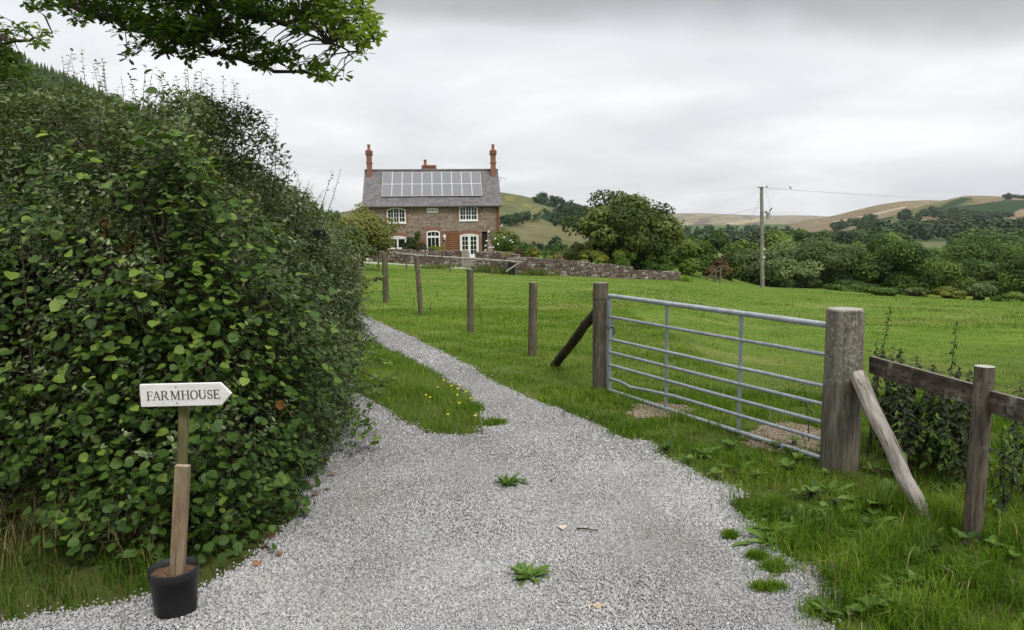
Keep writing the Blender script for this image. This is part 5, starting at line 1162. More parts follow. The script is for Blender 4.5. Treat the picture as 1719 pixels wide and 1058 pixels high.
# stems and twigs showing through
b = MB()
for k in range(170):
    s = random.uniform(S_F0-1, S_14); P, Nv = hedge_pts(np.array([s]*4), np.linspace(0.02, random.uniform(.35, .8), 4), np.array([.28, .22, .18, .05])); P += rng.normal(0, .05, P.shape)
    b.tube([tuple(p) for p in P], [.012, .009, .006, .003], 5)
b.build('stems', m_twig, hedge)
# long shoots rising above the hedge, small leaves set along them
tw = MB(); SP = []; SA = []; SC = []; SS = []; ST = []
def shoot(p, q, bend, leaf=.032, step=.028, r0=.0045, tl=.45):
    p = Vector(p); q = Vector(q); n = 7; pts = [p+(q-p)*i/n+Vector(bend)*math.sin(math.pi*i/n) for i in range(n+1)]
    tw.tube(pts, [r0*(1-.8*i/n) for i in range(n+1)], 5); L_ = (q-p).length; m = int(L_/step)
    for k in range(m):
        f = k/m*n; i = min(int(f), n-1); c = pts[i]+(pts[i+1]-pts[i])*(f-i); a = random.uniform(0, 6.28); d = (pts[i+1]-pts[i]).normalized()
        o = Vector((math.cos(a), math.sin(a), 0)); SP.append(c); SA.append(o+d*.7); SC.append(d*.8-o*.5+Vector((0, 0, .3))); SS.append(leaf*random.uniform(.6, 1.25)); ST.append(tl+random.gauss(0, .2))
for u0, v0, u1, v1, y in ((188, 175, 172, 98, 6.2), (205, 175, 203, 128, 6.3), (232, 185, 215, 122, 6.2), (243, 175, 246, 108, 6.1), (247, 178, 256, 120, 6.2), (262, 180, 279, 152, 6.2), (318, 205, 328, 120, 6.0), (322, 205, 310, 118, 6.0), (330, 205, 342, 140, 6.1),
                          (357, 215, 352, 160, 6.2), (300, 200, 296, 176, 6.2), (280, 190, 276, 176, 6.2), (390, 235, 400, 192, 6.2), (405, 240, 420, 196, 6.3), (452, 290, 466, 197, 6.4), (458, 290, 462, 215, 6.5), (480, 300, 487, 262, 6.6), (500, 318, 520, 300, 6.8), (530, 350, 560, 286, 7.0), (540, 350, 572, 282, 7.1),
                          (40, 180, 35, 150, 6.4), (60, 180, 75, 150, 6.4), (100, 175, 98, 150, 6.4), (130, 178, 140, 158, 6.3), (155, 178, 150, 150, 6.3), (375, 225, 385, 200, 6.3), (430, 260, 440, 225, 6.4), (515, 335, 545, 318, 7.0)):
    shoot(at(u0, v0+30, y), at(u1, v1, y+random.uniform(-.2, .2)), (random.uniform(-.03, .03), 0, 0))
for k in range(1300):           # short sprigs breaking the outline all over
    s = np.array([random.uniform(S_F0-1, S_14+3)]); q = np.array([random.uniform(.12, .9)]); P, Nv = hedge_pts(s, q, np.array([.02])); d = Vector(Nv[0])*.7+Vector((random.gauss(0, .35), random.gauss(0, .35), .55)); d.normalize()
    p = Vector(P[0]); shoot(p, p+d*random.uniform(.12, .42), (0, 0, -.01), .038, .020, .0028, random.uniform(.4, .75))
for k in range(170):            # hanging sprays over the track
    s = np.array([random.uniform(S_COR+.6, S_14)]); q = np.array([random.uniform(.1, .45)]); P, Nv = hedge_pts(s, q, np.array([0.0])); p = Vector(P[0]); d = Vector(Nv[0])+Vector((0, -.3, random.uniform(-.7, .2))); d.normalize()
    shoot(p, p+d*random.uniform(.2, .5), (0, 0, .04), .042, .03, .003, .62)
sh_o = tw.build('shoots', m_twig, hedge)
bt = scatter(np.array(SP), np.array(SC), np.array(SA), np.array(SS), T_SMALL, np.array(ST)); link('shoot_leaves', fast_mesh('shoot_leaves', *bt[:3], L_HEDGE, bt[3]), sh_o)

# ---- hazel with broad leaves behind the sign
hz = thing('hazel_bush', 'hazel bush with broad round leaves growing out of the hedge behind the sign', 'bush', (-2.6, 4.95, 0)); ho = np.array(hz.location)
def hazel_leaves(n, lo, hi, q0, q1, dsc, size, tl):
    ns = n//4
    s = s_sample(ns, lo, hi); q = rng.uniform(q0, q1, ns); k = rng.random(ns) < np.clip(.4+.8*wob(s, q*4.6, 2.6, 8)+.5, .12, 1)*np.clip(1.25-np.maximum(0, (q-.36+.13*wob(s, q*4, 3.0, 2))*6), 0, 1); s, q = s[k], q[k]; ns = len(s)
    dp = rng.exponential(dsc, ns)-.14; P, Nv = hedge_pts(s, q, dp)
    # each spray: leaves set alternately along a drooping twig
    d = nrm(Nv*.6+[0, 0, -.15]+randn(ns)*.5); Pn = []; Cn = []; An = []; Tn = []; Sn = []
    spt = rng.normal(0, .14, ns)
    for j in range(4):
        pj = P+d*(.065*j)+[0, 0, 1]*np.array([-.008*j*j]); side = nrm(np.cross(d, [0, 0, 1.0]))*(1 if j % 2 else -1)
        Pn.append(pj+side*.02); An.append(d*.45+side*.8+randn(ns)*.25+[0, 0, -.35]); Cn.append(nrm(Nv*.35+[0, 0, .8]+randn(ns)*.3)); Tn.append(tl+spt+rng.normal(0, .12, ns)); Sn.append(size*rng.uniform(.45, 1.25, ns)*(1-.07*j))
    return scatter(np.concatenate(Pn), np.concatenate(Cn), np.concatenate(An), np.concatenate(Sn), T_HAZEL, np.concatenate(Tn))
HL = [hazel_leaves(12500, S_F0, S_COR-.1, .0, .60, .17, .065, .40), hazel_leaves(700, S_COR-.2, S_COR+.5, .05, .33, .12, .062, .4), hazel_leaves(420, S_F0+1.2, S_COR-.5, .25, .62, .01, .07, .8)]
# young upright hazel shoots with pale tips
HST = []; UP = []; UA = []; UC = []; US = []; UT = []
for u, v0, v1, y, tl in ((345, 480, 238, 5.0, .8), (352, 430, 290, 5.05, .7), (92, 420, 285, 5.3, .75), (132, 420, 330, 5.2, .75), (236, 420, 292, 5.2, .8), (420, 520, 340, 5.1, .75), (290, 430, 320, 5.1, .75), (262, 470, 350, 5.1, .6), (190, 460, 380, 5.1, .65), (60, 590, 520, 5.0, .7), (435, 560, 420, 5.0, .8), (320, 600, 480, 4.95, .6), (145, 400, 360, 5.2, .8)):
    p = Vector(at(u, v0, y)); q = Vector(at(u+random.uniform(-8, 8), v1, y-.05)); pts = [p+(q-p)*i/6 for i in range(7)]; hs = MB(); hs.tube(pts, [.005*(1-.1*i) for i in range(7)], 5); HST.append(hs)
    m = int((q-p).length/.055)
    for k in range(m+2):
        c = p+(q-p)*min(k/m, 1); a = k*2.3+random.uniform(-.4, .4); o = Vector((math.cos(a), math.sin(a)*.8-.2, .25)); UP.append(c); UA.append(o); UC.append(Vector((0, -.35, 1))+o*-.35); US.append(.085*(1-.45*k/m)*random.uniform(.8, 1.2)); UT.append(tl*(.75+.35*k/m)+random.gauss(0, .08))
HL.append(scatter(np.array(UP), np.array(UC), np.array(UA), np.array(US), T_HAZEL, np.array(UT)))
for k in range(60):
    s = random.uniform(S_F0, S_COR); P, Nv = hedge_pts(np.array([s]*4), np.linspace(0.0, random.uniform(.3, .5), 4), np.array([.25, .15, .1, .03])); P += rng.normal(0, .04, P.shape); hs = MB(); hs.tube([tuple(p) for p in P], [.011, .009, .007, .003], 5); HST.append(hs)
for hs in HST:
    o = hs.build('stem', m_twig); o.data.transform(Matrix.Translation(-Vector(ho))); o.parent = hz
V, L, S, T = join_batches(HL); link('foliage', fast_mesh('hazel_leaves', V-ho, L, S, L_HAZEL, T), hz)
P = np.array([at(u+rng.normal(0, 10), v+rng.normal(0, 12), 5.0+rng.normal(0, .06)) for u, v in [(170, 380)]*14+[(125, 350)]*7+[(200, 400)]*7+[(60, 560)]*3+[(300, 470)]*3+[(480, 690)]*3+[(220, 440)]*3]); n = len(P)
bt = scatter(P-ho, nrm(randn(n)*.6+[0, -.5, .7]), randn(n)+[0, 0, -.5], rng.uniform(.04, .075, n), T_HAZEL, rng.uniform(0, 1, n)); link('turning_leaves', fast_mesh('turning_leaves', *bt[:3], L_TURN, bt[3]), hz)
# bramble arching over the track
def viny(name, label, cat, paths, mat, leaf, step, r0, tl, tmpl, wide=1.2):
    BS = []; p0 = Vector(paths[0][0]); P = []; A = []; C = []; Z = []; T = []
    for pts in paths:
        pts = [Vector(p) for p in pts]; fine = []
        for i in range(len(pts)-1):
            for k in range(5): fine.append(pts[i]+(pts[i+1]-pts[i])*k/5)
        fine.append(pts[-1]); b = MB(); b.tube([p-p0 for p in fine], [r0*(1-.7*i/len(fine)) for i in range(len(fine))], 6); BS.append(b)
        L_ = 0; nx_ = step
        for i in range(len(fine)-1):
            L_ += (fine[i+1]-fine[i]).length
            if L_ > nx_:
                nx_ += step*random.uniform(.6, 1.4)
                for j in range(3):
                    a = random.uniform(0, 6.28); o = Vector((math.cos(a), math.sin(a), random.uniform(-.4, .3))); P.append(fine[i]-p0+o*.02); A.append(o); C.append(Vector((0, -.3, 1))+o*.2+Vector((random.gauss(0, .3), random.gauss(0, .3), 0))); Z.append(leaf*random.uniform(.6, 1.2)); T.append(tl+random.gauss(0, .18))
    o = thing(name, label, cat, p0); [b.build('stem', m_twig, o) for b in BS]; bt = scatter(np.array(P), np.array(C), np.array(A), np.array(Z), tmpl, np.array(T), wide=wide); link('foliage', fast_mesh('foliage', *bt[:3], mat, bt[3]), o); return o
viny('bramble', 'bramble stems arching out of the hedge over the gravel', 'bramble', [[at(540, 690, 6.9), at(590, 655, 6.8), at(640, 645, 6.7), at(668, 625, 6.7)], [at(545, 640, 7), at(600, 620, 6.8), at(640, 640, 6.6), at(615, 700, 6.5), at(640, 755, 6.5)], [at(550, 600, 7.2), at(610, 600, 7), at(660, 610, 6.9)],
     [at(560, 660, 6.9), at(600, 690, 6.6), at(622, 740, 6.4)], [at(560, 720, 6.6), at(590, 700, 6.4), at(600, 760, 6.3)], [at(560, 560, 7.6), at(610, 560, 7.4), at(640, 580, 7.3)], [at(575, 480, 8.4), at(625, 470, 8.2), at(655, 462, 8.1)]], L_HAZEL, .05, .06, .005, .55, T_HAZEL, 1.0)
viny('bramble', 'trailing shoot lying on the gravel below the hedge', 'bramble', [[at(585, 745, 6.75), at(640, 762, 6.55), at(700, 766, 6.5)]], L_HAZEL, .028, .06, .003, .3, T_HAZEL, 1.0)

# ================================================================== OAK OVERHEAD
oak = thing('oak_tree', 'oak tree whose leafy boughs hang in from the upper left', 'tree', (-7.6, 7.4, 0)); oo = Vector(oak.location)
L_OAK = mat_leaf('leaf_oak', (0.024, 0.052, 0.007), (0.062, 0.118, 0.015), (0.20, 0.30, 0.04), .42, .55, .2)
tr = MB(); tr.tube([(0, 0, -.3), (.05, 0, .6), (-.05, .05, 2), (.1, 0, 4), (.15, .1, 6), (0, 0, 9)], [.55, .42, .38, .34, .26, .12], 14, rough=.12); tr.build('trunk', m_bark, oak)
limbs = {'A': [(-480, -420, 8.6), (-250, -200, 8.2), (-60, -75, 7.7), (96, -3, 7.3), (154, 24, 7.15), (230, 48, 7.0), (326, 75, 6.85), (384, 94, 6.75), (460, 115, 6.6), (557, 134, 6.45)],
         'B': [(-200, -330, 7.6), (60, -150, 7.2), (250, -45, 6.9), (357, 0, 6.6), (400, 25, 6.5), (453, 35, 6.4), (495, 42, 6.3), (545, 70, 6.2), (600, 86, 6.1)],
         'C': [(-480, -220, 9), (-250, -60, 8.7), (-100, 35, 8.5), (0, 66, 8.4), (50, 68, 8.3), (88, 56, 8.2)],
         'E': [(470, 37, 6.45), (520, 30, 6.4), (575, 18, 6.3), (622, 28, 6.2)], 'F': [(545, 70, 6.2), (585, 62, 6.15), (628, 70, 6.1)], 'G': [(384, 94, 6.75), (425, 104, 6.6), (468, 106, 6.5), (510, 92, 6.4)],
         'H': [(300, 66, 6.9), (340, 48, 6.7), (400, 50, 6.5), (440, 66, 6.4)],
         'D': [(-480, 20, 9), (-200, 120, 8.9), (-40, 150, 8.9), (10, 170, 8.9), (42, 186, 8.9), (84, 172, 8.9), (100, 160, 8.9)]}
rads = {'A': (.05, .009), 'B': (.03, .005), 'C': (.035, .006), 'D': (.05, .008), 'E': (.012, .003), 'F': (.012, .003), 'G': (.012, .003), 'H': (.014, .003), 'I': (.012, .003), 'J': (.012, .003)}
LP = []
lb = MB()
for k, pts in limbs.items():
    p = [Vector(at(*q))-oo for q in pts]; st0 = Vector((.1, 0, max(p[0].z-.6, 2.6))); p = ([st0]+p) if k in 'ABCD' else p; fine = []
    for i in range(len(p)-1):
        for j in range(4): fine.append(p[i]+(p[i+1]-p[i])*j/4+Vector((random.gauss(0, .012), random.gauss(0, .012), random.gauss(0, .012))))
    fine.append(p[-1]); n = len(fine); lb.tube(fine, [rads[k][0]*(1-i/n)**1.0+rads[k][1] for i in range(n)], 9, rough=.12); LP += [(q, k) for q in fine[4 if k in 'ABCD' else 1:]]
LPa = np.array([tuple(q) for q, k in LP])
FA = [(60, -130), (100, -8), (38, 4), (48, 22), (110, 12), (130, 45), (176, 34), (200, 60), (178, 102), (215, 100), (240, 80), (265, 96), (300, 85), (320, 110), (345, 95), (380, 127), (395, 100), (440, 123), (470, 114), (520, 130), (572, 139), (584, 128), (552, 106), (512, 98), (470, 76), (430, 62), (395, 45), (380, 20), (360, -20), (360, -130)]
FB = [(330, -120), (350, 0), (395, 8), (420, 30), (470, 38), (500, 58), (540, 52), (560, 78), (590, 84), (612, 98), (624, 76), (638, 55), (628, 20), (612, 0), (600, -70), (520, -120)]
FM = [(200, -60), (190, 20), (300, 55), (420, 70), (440, 20), (420, -60)]
FC = [(-120, 0), (2, 18), (20, 48), (48, 40), (62, 32), (94, 44), (86, 60), (74, 80), (50, 90), (20, 86), (0, 112), (-120, 112)]
FD = [(-160, 70), (25, 82), (50, 112), (60, 140), (108, 160), (60, 182), (0, 200), (-160, 190)]
FU = [(-520, -600), (-520, -20), (-160, -20), (60, -60), (330, -150), (420, -200), (300, -600)]
CP = []; CT = []
def fill(poly, n, y0, y1, yslope, tl):
    us = [p[0] for p in poly]; vs = [p[1] for p in poly]; k = 0
    while k < n:
        u, v = random.uniform(min(us), max(us)), random.uniform(min(vs), max(vs))
        if inpoly(np.array([u]), np.array([v]), poly)[0] and (v < -40 or u < 0 or wob(u, v*1.5, .035, 4)+.5*wob(u, v, .09, 2) > -.42):
            CP.append(Vector(at(u, v, random.uniform(y0, y1)-yslope*u))-oo); CT.append((tl(u, v), u > -60 and v > -40)); k += 1
fill(FA, 700, 6.3, 8.2, .0014, lambda u, v: .34+max(0, (u-430)/150)*.5+random.gauss(0, .06))  # tint lightens to the right, painting the sunlit end of the bough
fill(FM, 200, 6.0, 8.4, .0010, lambda u, v: .26)
fill(FB, 420, 6.0, 7.6, .0012, lambda u, v: .36+max(0, (u-480)/120)*.65)  # sunlit tips put into the leaf tint, palest at the right
fill(FC, 120, 7.8, 8.8, .001, lambda u, v: .62+max(0, u/100)*.35); fill(FD, 300, 8.4, 9.6, .001, lambda u, v: .5)
fill(FU, 230, 4.8, 9.5, .001, lambda u, v: .4)  # unseen crown leaves above the view, added to darken the boughs' underside
twg = MB(); P = []; A = []; C = []; Z = []; T = []
for c, (tl, vis) in zip(CP, CT):
    d2 = ((LPa-np.array(c))**2).sum(1); i = int(random.choice(np.argsort(d2)[:2])); a = Vector(LPa[i]); L_ = (c-a).length
    if L_ < .55 and vis:
        mid = a+(c-a)*.5+Vector((random.gauss(0, .06)*L_, random.gauss(0, .06)*L_, .08*L_)); twg.tube([a, mid, c], [.005+.003*L_, .0035+.002*L_, .002], 5)
    ax = (c-a).normalized() if L_ > .01 else Vector((1, 0, 0)); m = random.randint(7, 11)
    for k in range(m):
        th_ = 2*math.pi*k/m+random.uniform(-.3, .3); e1 = ax.cross(Vector((.2, .1, 1))).normalized(); e2 = ax.cross(e1); o = e1*math.cos(th_)+e2*math.sin(th_)
        dd = o*.8+ax*random.uniform(.1, .9)+Vector((0, 0, -.3)); P.append(c+o*.015-ax*random.uniform(0, .10)); A.append(dd); C.append(Vector((random.gauss(0, .45), random.gauss(0, .45), 1))-o*.15); Z.append(random.uniform(.05, .088)); T.append(tl+random.gauss(0, .11))
lb.build('limbs', m_bark, oak); twg.build('twigs', m_bark, oak)
bt = scatter(np.array(P), np.array(C), np.array(A), np.array(Z), T_OAK, np.array(T), wide=.95); link('crown', fast_mesh('oak_leaves', *bt[:3], L_OAK, bt[3]), oak)
# ================================================================== WEEDS, LEAVES, GRASS
L_WEED = mat_leaf('leaf_dark_weed', (0.014, 0.020, 0.010), (0.032, 0.045, 0.018), (0.075, 0.10, 0.03), .2)
L_DOCK = mat_leaf('leaf_dock', (0.05, 0.09, 0.015), (0.10, 0.18, 0.03), (0.19, 0.27, 0.07), .3)
m_stalk = mat_noise('dark_stalk', (0.03, 0.022, 0.015), (0.06, 0.045, 0.03), 20, .9, bmp=0)
G_WEED = 'dark nettle stems behind the post and board fence'
def weed(label, base_p, h, lean, nleaf, leaf, group=None, mat=L_WEED, r0=.006):
    o = thing('nettle', label, 'weed', base_p, 0, group); n = 7
    bend = random.uniform(.04, .12)*h; pts = [Vector((lean[0]*h*(i/n)**1.3, lean[1]*h*(i/n)**1.3+0, h*i/n*(1-.06*(i/n)))) for i in range(n+1)]
    b = MB(); b.tube([p-Vector((0, 0, .04)) if i == 0 else p for i, p in enumerate(pts)], [r0*(1-.75*i/n) for i in range(n+1)], 5); P = []; A = []; C = []; Z = []; T = []
    for k in range(nleaf):
        f = (.22+.78*k/nleaf)*n; i = min(int(f), n-1); c = pts[i]+(pts[i+1]-pts[i])*(f-i); a = random.uniform(0, 6.28); q = Vector((math.cos(a), math.sin(a), 0)); t_ = f/n
        P.append(c); A.append(q+Vector((0, 0, random.uniform(-.9, .2)))); C.append(Vector((0, 0, 1))+q*.3+Vector((random.gauss(0, .3), random.gauss(0, .3), 0))); Z.append(leaf*random.uniform(.6, 1.2)*(1.15-.5*t_)); T.append(random.gauss(.45, .22))
    b.build('stem', m_stalk, o); bt = scatter(np.array(P), np.array(C), np.array(A), np.array(Z), T_LONG, np.array(T), wide=1.7); link('leaves', fast_mesh('leaves', *bt[:3], mat, bt[3]), o)
rnd = random.Random(5)
for k in range(34):
    u = rnd.uniform(1455, 1625); v = np.interp(u, [1455, 1625], [775, 850])-rnd.uniform(0, 50); p = base(u, v); h = rnd.uniform(.55, .95)
    weed('drooping dark nettle stem in the thicket behind the board fence', p, h, (rnd.uniform(-.12, .28), rnd.uniform(-.15, .15)), rnd.randint(50, 74), .085, G_WEED)
for k in range(22):
    u = rnd.uniform(1450, 1719); v = np.interp(u, [1455, 1719], [785, 900])-rnd.uniform(0, 70); p = base(u, v)
    weed('fresh green leafy weed growing among the dark stems at the board fence', p, rnd.uniform(.28, .6), (rnd.uniform(-.2, .3), rnd.uniform(-.2, .2)), rnd.randint(24, 40), .07, 'fresh green weeds at the board fence', L_DOCK)
for k in range(9):
    u = rnd.uniform(1665, 1760); v = rnd.uniform(800, 900); p = base(u, v); weed('drooping dark nettle stem right of the round fence post', p, rnd.uniform(.6, .9), (rnd.uniform(-.1, .2), rnd.uniform(-.1, .1)), 34, .075, 'nettle stems right of the fence post')
p = base(1456, 768); weed('tallest dark stem climbing beside the massive gate post', p, float(at(1482, 495, p.y)[2]-p.z), (.10, 0), 90, .05)
p = base(1462, 760); weed('second tall dark stem beside the massive gate post', p, 1.05, (.02, .03), 60, .05)
p = base(1590, 690); weed('tall dark weed head rising above the board fence', p, 1.0, (.05, 0), 40, .075)
p = base(1358, 742); weed('thin dark weed leaning through the bars of the gate', p, .62, (-.12, .0), 14, .07)
G_FW = 'dead thistles in the meadow by the fence posts'
for u, v, h in ((695, 517, .32), (722, 524, .3), (810, 548, .55), (735, 500, .2), (640, 500, .25)): weed('small dead thistle standing in the meadow grass by the fence posts', base(u, v), h, (rnd.uniform(-.2, .3), 0), 16, .05, G_FW)
def rosette(name, label, p, n, size, mat, tmpl=T_LONG, wide=1.6, rise=.7, tl=.6, group=None):
    o = thing(name, label, 'weed', Vector(p)+(Vector((0, 0, .035)) if name == 'verge_weed' else Vector()), 0, group); a = np.arange(n)*2.4+rng.normal(0, .3, n); el = rng.uniform(.1, 1, n)*rise
    A = np.stack([np.cos(a), np.sin(a), el], 1); C = np.stack([-np.cos(a)*el, -np.sin(a)*el, np.ones(n)], 1)+randn(n)*.15; P = np.stack([np.cos(a)*.015+rng.normal(0, .18*size, n), np.sin(a)*.015+rng.normal(0, .14*size, n), .012+0*a], 1)
    bt = scatter(P, C, A, size*rng.uniform(.3, 1.15, n), tmpl, tl+rng.normal(0, .15, n), wide=wide); link('leaves', fast_mesh('leaves', *bt[:3], mat, bt[3]), o)
    b = MB(); b.lathe([(.05*size/.15, -.01), (.035*size/.15, .01), (.012, .018), (0, .02)], (0, 0, 0), 9); b.build('root_crown', m_stalk, o); return o
rosette('dock_plant', 'broad-leaved dock growing at the foot of the silvery prop', base(1478, 852), 18, .24, L_DOCK, wide=2.0, rise=1.1)
rosette('dock_plant', 'small-leaved green weed in front of the broad dock', base(1470, 880), 22, .12, L_DOCK, wide=1.8, rise=.7)
rosette('track_weed', 'green weed with a pale upright leaf growing in the gravel, nearest the camera', base(890, 972), 38, .11, L_DOCK, wide=1.0, rise=1.1, tl=.42)
rosette('track_weed', 'bushy little green weed in the middle of the gravel, further up', base(852, 816), 46, .12, L_DOCK, wide=.9, rise=1.2, tl=.34)
rosette('track_weed', 'second sprig beside the bushy gravel weed', base(868, 812), 16, .10, L_DOCK, wide=1.2, rise=.8, tl=.4)
G_DD = 'dandelion rosettes in the verge'
for k, (u, v) in enumerate(((1270, 870), (1300, 895), (1330, 890), (1290, 915), (1240, 790), (1350, 870), (1400, 830), (1440, 905), (1180, 765), (1090, 735), (1500, 960), (1560, 990))):
    rosette('dandelion', 'leafy dandelion rosette in the grass verge right of the gravel', base(u, v), 18, .16, L_DOCK, wide=1.1, rise=.9, tl=.5, group=G_DD)
G_CL = 'low broad-leaved weeds scattered through the verge'
for k in range(95):
    u, v = rnd.uniform(1100, 1719), rnd.uniform(745, 1050); p = base(u, v)
    if on_track(np.array([p.x]), np.array([p.y]))[0]: continue
    rosette('verge_weed', 'low broad-leaved weed among the verge grass', p, rnd.randint(9, 18), rnd.uniform(.04, .085), L_DOCK if k % 3 else L_HAZEL, T_HAZEL if k % 2 else T_LONG, .8 if k % 2 else 1.4, 1.2, rnd.uniform(.25, .65), G_CL)
# brown leaf litter and twig on the gravel
m_litter = mat_noise('dead_leaf', (0.13, 0.06, 0.03), (0.26, 0.13, 0.07), 12, .9)
def flat_leaf(name, label, u, v, size, mat, group=None, cat='leaf'):
    p = base(u, v); bt = scatter(np.zeros((1, 3)), np.array([[random.gauss(0, .3), random.gauss(0, .3), 1]]), randn(1)*[1, 1, .1], np.array([size]), T_HAZEL, np.array([.5]))
    o = link(name, fast_mesh(name, *bt[:3], mat, bt[3])); o.location = p+Vector((0, 0, .03)); tag(o, label, cat, group)
for u, v in ((418, 938), (448, 934), (452, 926), (475, 936), (462, 905), (505, 862), (530, 838), (560, 800), (545, 826), (435, 950), (520, 815)): flat_leaf('fallen_leaf', 'curled brown fallen leaf on the gravel by the hedge foot', u, v, .05, m_litter, 'fallen leaves at the hedge foot')
flat_leaf('fallen_leaf', 'pale pinkish dead leaf lying in the middle of the gravel', 945, 889, .055, mat_noise('pale_leaf', (0.36, 0.29, 0.22), (0.5, 0.43, 0.35), 10))
b = MB(); p = base(984, 896); b.tube([(-.06, .01, .03), (0, 0, .034), (.07, -.02, .028)], [.006, .005, .003], 6); o = b.build('stick', m_stalk); o.location = p; tag(o, 'short dark stick lying on the gravel beside the pale leaf', 'stick')
b = MB(); p = base(1000, 1022)
for k in range(16): b.lathe([(0, -.01), (.010, 0), (.007, .007), (0, .009)], (random.gauss(0, .03), random.gauss(0, .015), .018), 6)
o = b.build('buff_pebbles', mat_noise('buff_stone', (0.40, 0.31, 0.21), (0.5, 0.42, 0.31), 30)); o.location = p; tag(o, 'small patch of buff crumbled stone in the gravel', 'stone')
# ---- grass
HP = [tuple(p) for p in HB]+[(-14, 45), (-14, 6)]
def frame_ok(x, y, m=140):
    u, v, d = project(np.stack([x, y, zfun(x, y)], 1)); return (u > -m) & (u < 1719+m) & (v < 1058+m*.8)
def grass(x0, x1, y0, y1, n, h0, h1, w0, w1, mask, tl=.5, ts=.16, lean=(.2, 1.0), straw=0.0, tuft=.5, dens_pow=0, pv=0.0):
    x = rng.uniform(x0, x1, n); y = rng.uniform(y0, y1, n) if not dens_pow else y0*(y1/y0)**rng.uniform(0, 1, n)
    k = mask(x, y) & frame_ok(x, y); x, y = x[k], y[k]
    tf = np.clip(.5+.5*wob(x, y, 3.1, 2)+.35*wob(x, y, 9.0, 5), 0, 1.3); keep_ = rng.random(len(x)) < .35+.75*tf; x, y, tf = x[keep_], y[keep_], tf[keep_]; n = len(x)
    h = rng.uniform(h0, h1, n)*(1-tuft+tuft*1.4*tf); P = np.stack([x, y, zfun(x, y)-.004], 1)
    T = tl+rng.normal(0, ts, n)+.20*wob(x, y*1.8, 1.3, 7)+.16*wob(x, y*1.6, .42, 3)-.16*np.clip(wob(x, y*2, 2.7, 11)-.25, 0, 1)+pv*wob(x, y, 2.9, 21)+pv*.6*wob(x, y, 7.1, 31)
    isS = rng.random(n) < straw*(.5+4.5*np.clip(wob(x, y*1.7, .8, 13)-.2, 0, 1)); r_ = []
    for sel in (~isS, isS):
        r_.append(blades(P[sel], h[sel]*(1.25 if sel is isS else 1), rng.uniform(w0, w1, int(sel.sum())), rng.uniform(*lean, int(sel.sum())), T[sel]) if sel.any() else None)
    return r_
offt = lambda x, y: ~on_track(x, y) & ~inpoly(x, y, HP) & ~bare(x, y)
offt2 = lambda x, y: ~on_track(x, y) & ~inpoly(x, y, HP) & (~bare(x, y) | (rng.random(len(x)) < .15))
def edge2(x, y):
    j = rng.normal(0, .07, len(x)); return ~on_track(x+j, y+rng.normal(0, .06, len(x)))
def edge_ok(x, y):            # grass also creeps a little onto the gravel edge
    k = rng.random(len(x)) < .6
    return (~on_track(x+np.where(k, np.abs(rng.normal(0, .07, len(x))), 0), y+np.where(k, rng.normal(0, .06, len(x)), 0)) | ~on_track(x, y)) & ~inpoly(x, y, HP) & (~bare(x, y) | (rng.random(len(x)) < .12))
GB = []; SB = []
def addg(r_):
    if r_[0] is not None: GB.append(r_[0])
    if r_[1] is not None: SB.append(r_[1])
addg(grass(0.6, 4.6, 2.9, 5.2, 78000, .05, .21, .003, .0062, edge_ok, .42, straw=.04, tuft=.72, pv=.2))
addg(grass(0.3, 5.6, 5.2, 9.0, 96000, .035, .13, .003, .0065, edge_ok, .46, straw=.04, tuft=.68, pv=.2))
addg(grass(-4.9, 0.8, 6.2, 20, 130000, .05, .15, .0032, .007, lambda x, y: on_median(x, y) & ~inpoly(x+.25, y, HP), .52, straw=.02))
addg(grass(-5, 3, 8, 20, 120000, .03, .10, .0035, .008, edge_ok, .52, straw=.03))
addg(grass(-1, 18, 7, 24, 230000, .015, .05, .004, .010, offt2, .55, straw=.06, pv=.17, dens_pow=1))
addg(grass(-10, 62, 20, 76, 280000, .02, .06, .012, .032, offt, .56, straw=.08, pv=.14, dens_pow=1, lean=(.3, 1)))
addg(grass(-5, -1.2, 3.5, 5.4, 24000, .04, .17, .003, .006, lambda x, y: edge2(x, y) & (inpoly(x, y-.45, HP) == False) & ((x < -1.95) | (rng.random(len(x)) < .3)) & (rng.random(len(x)) < np.clip(.7+.6*wob(x, y, 4, 9), .2, 1)), .20, straw=.22, tuft=.65, pv=.15))  # low tint paints the hedge's shade into this grass
addg(grass(-2.2, -1.0, 5, 12, 9000, .03, .10, .003, .006, lambda x, y: ~on_track(x-.05, y), .45, straw=.05))
# little islands of grass in the gravel near the right verge
TX_, TY_ = [], []
for a, c, ru, rv in tufts_px+[(1375, 1030, 30, 18), (1270, 940, 14, 5), (792, 685, 22, 5), (835, 712, 16, 4)]:
    for k in range(900): TX_.append(ground(a+rng.normal(0, ru*.5), c+rng.normal(0, rv*.5))[:2] if k < 160 else None)
pts = np.array([q for q in TX_ if q is not None]); pts = np.repeat(pts, 5, 0)+rng.normal(0, .012, (len(pts)*5, 2)); n = len(pts)
GB.append(blades(np.stack([pts[:, 0], pts[:, 1], zfun(pts[:, 0], pts[:, 1])], 1), rng.uniform(.025, .075, n), rng.uniform(.003, .006, n), rng.uniform(.3, 1, n), rng.normal(.5, .15, n)))
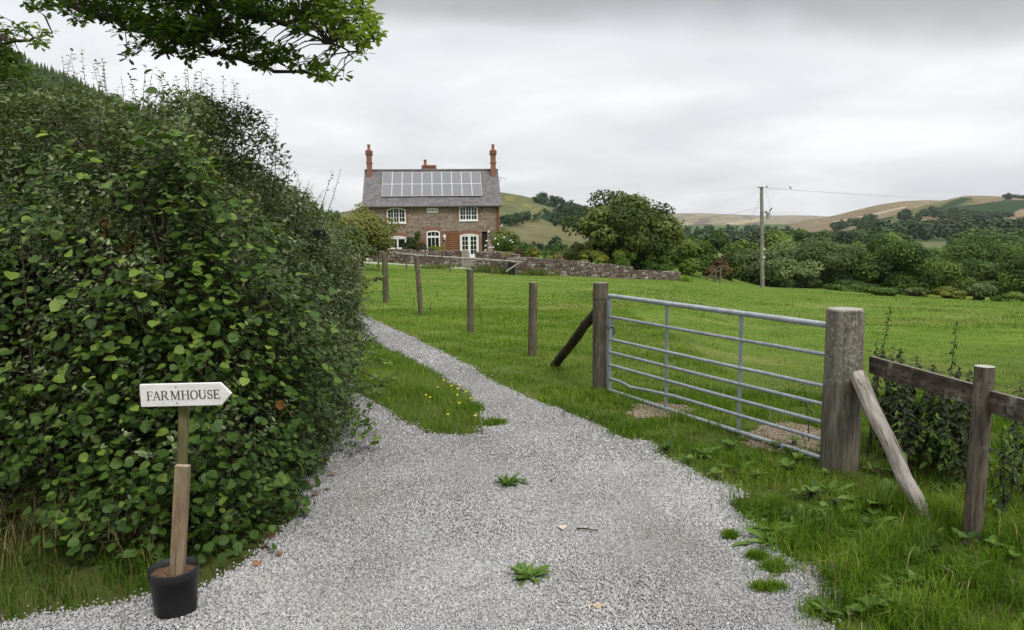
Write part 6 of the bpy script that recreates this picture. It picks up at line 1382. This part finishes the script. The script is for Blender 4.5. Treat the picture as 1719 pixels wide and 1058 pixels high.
# darker rank tussocks and bleached patches in the pasture
def patch(px, n, h0, h1, w, tl, out, sp=.25):
    P = []
    for (u, v, ru, rv) in px:
        for q in range(n):
            P.append(ground(u+rng.normal(0, ru*.5), v+rng.normal(0, rv*.5))[:2]) if q < 14 else P.append(P[-rng.integers(1, 14)]+rng.normal(0, sp, 2))
    P = np.array(P); m = len(P); yy = P[:, 1]; k = ~on_track(P[:, 0], P[:, 1]); P = P[k]; m = len(P)
    out.append(blades(np.stack([P[:, 0], P[:, 1], zfun(P[:, 0], P[:, 1])], 1), rng.uniform(h0, h1, m), w*np.maximum(1, P[:, 1]/12)*rng.uniform(.7, 1.3, m), rng.uniform(.3, 1, m), tl+rng.normal(0, .12, m)))
patch([(rng.uniform(900, 1719), 488+abs(rng.normal(0, 1))*38, rng.uniform(4, 16), 2) for q in range(46)], 90, .05, .12, .005, .18, GB)
patch([(1080, 566, 22, 4), (1150, 590, 40, 7), (1060, 558, 18, 4), (935, 520, 40, 4), (1250, 540, 60, 4), (1190, 520, 70, 3), (1500, 545, 70, 5), (1600, 530, 60, 4)], 420, .05, .14, .0035, .5, SB, .3)
V, L, S, T = join_batches(GB); tag(link('grass', fast_mesh('grass', V, L, S, L_GRASS, T)), 'green grass of the meadow, verge and track middle', 'grass', kind='stuff')
# matted straw on the left verge
n = 1300; x = rng.uniform(-4.6, -2.1, n); y = rng.uniform(4.2, 5.3, n); k = ~on_track(x, y); x, y = x[k], y[k]; n = len(x)
SB.append(blades(np.stack([x, y, rng.uniform(0, .22, n)], 1), rng.uniform(.12, .42, n), rng.uniform(.0022, .004, n), rng.uniform(.6, 1.05, n), rng.normal(.5, .25, n)))
V, L, S, T = join_batches(SB); tag(link('dry_grass', fast_mesh('dry_grass', V, L, S, L_STRAW, T)), 'dry straw-coloured stalks among the grass', 'grass', kind='stuff')
# yellow flowers on the grassy middle of the track
m_yel = mat_noise('yellow_petal', (0.62, 0.52, 0.02), (0.75, 0.62, 0.04), 10, .6, bmp=0)
fp = None
for u, v in ((735, 662), (758, 660), (768, 665), (770, 658), (782, 670), (768, 676), (790, 682), (771, 690), (715, 676), (722, 680), (798, 712), (752, 710), (745, 650), (660, 575)):
    p = base(u, v)
    if fp is None:
        b = MB(); b.lathe([(0, .075), (.016, .085), (.010, .093), (0, .094)], (0, 0, 0), 8); b.tube([(0, 0, 0), (.003, 0, .08)], .0015, 4); fp = b.build('yellow_flower', m_yel); o = fp
    else: o = fp.copy(); col.objects.link(o)
    o.location = p; tag(o, 'tiny yellow flower in the grassy middle strip of the track', 'flower', 'yellow flowers in the track middle')
# ================================================================== AIR
hz_b = MB(); hz_b.box((-2600, -60, -24), (3200, 5200, 320)); ho_ = hz_b.build('haze', bpy.data.materials.new('valley_haze'))
hm = ho_.data.materials[0]; hm.use_nodes = True; t = hm.node_tree; t.nodes.clear(); pv = N(t, 'ShaderNodeVolumePrincipled'); pv.inputs['Color'].default_value = (0.86, 0.90, 0.95, 1); pv.inputs['Density'].default_value = 0.00006; pv.inputs['Anisotropy'].default_value = 0.2
mo = N(t, 'ShaderNodeOutputMaterial'); t.links.new(pv.outputs[0], mo.inputs['Volume']); tag(ho_, 'thin pale haze in the valley air', 'haze', kind='stuff')
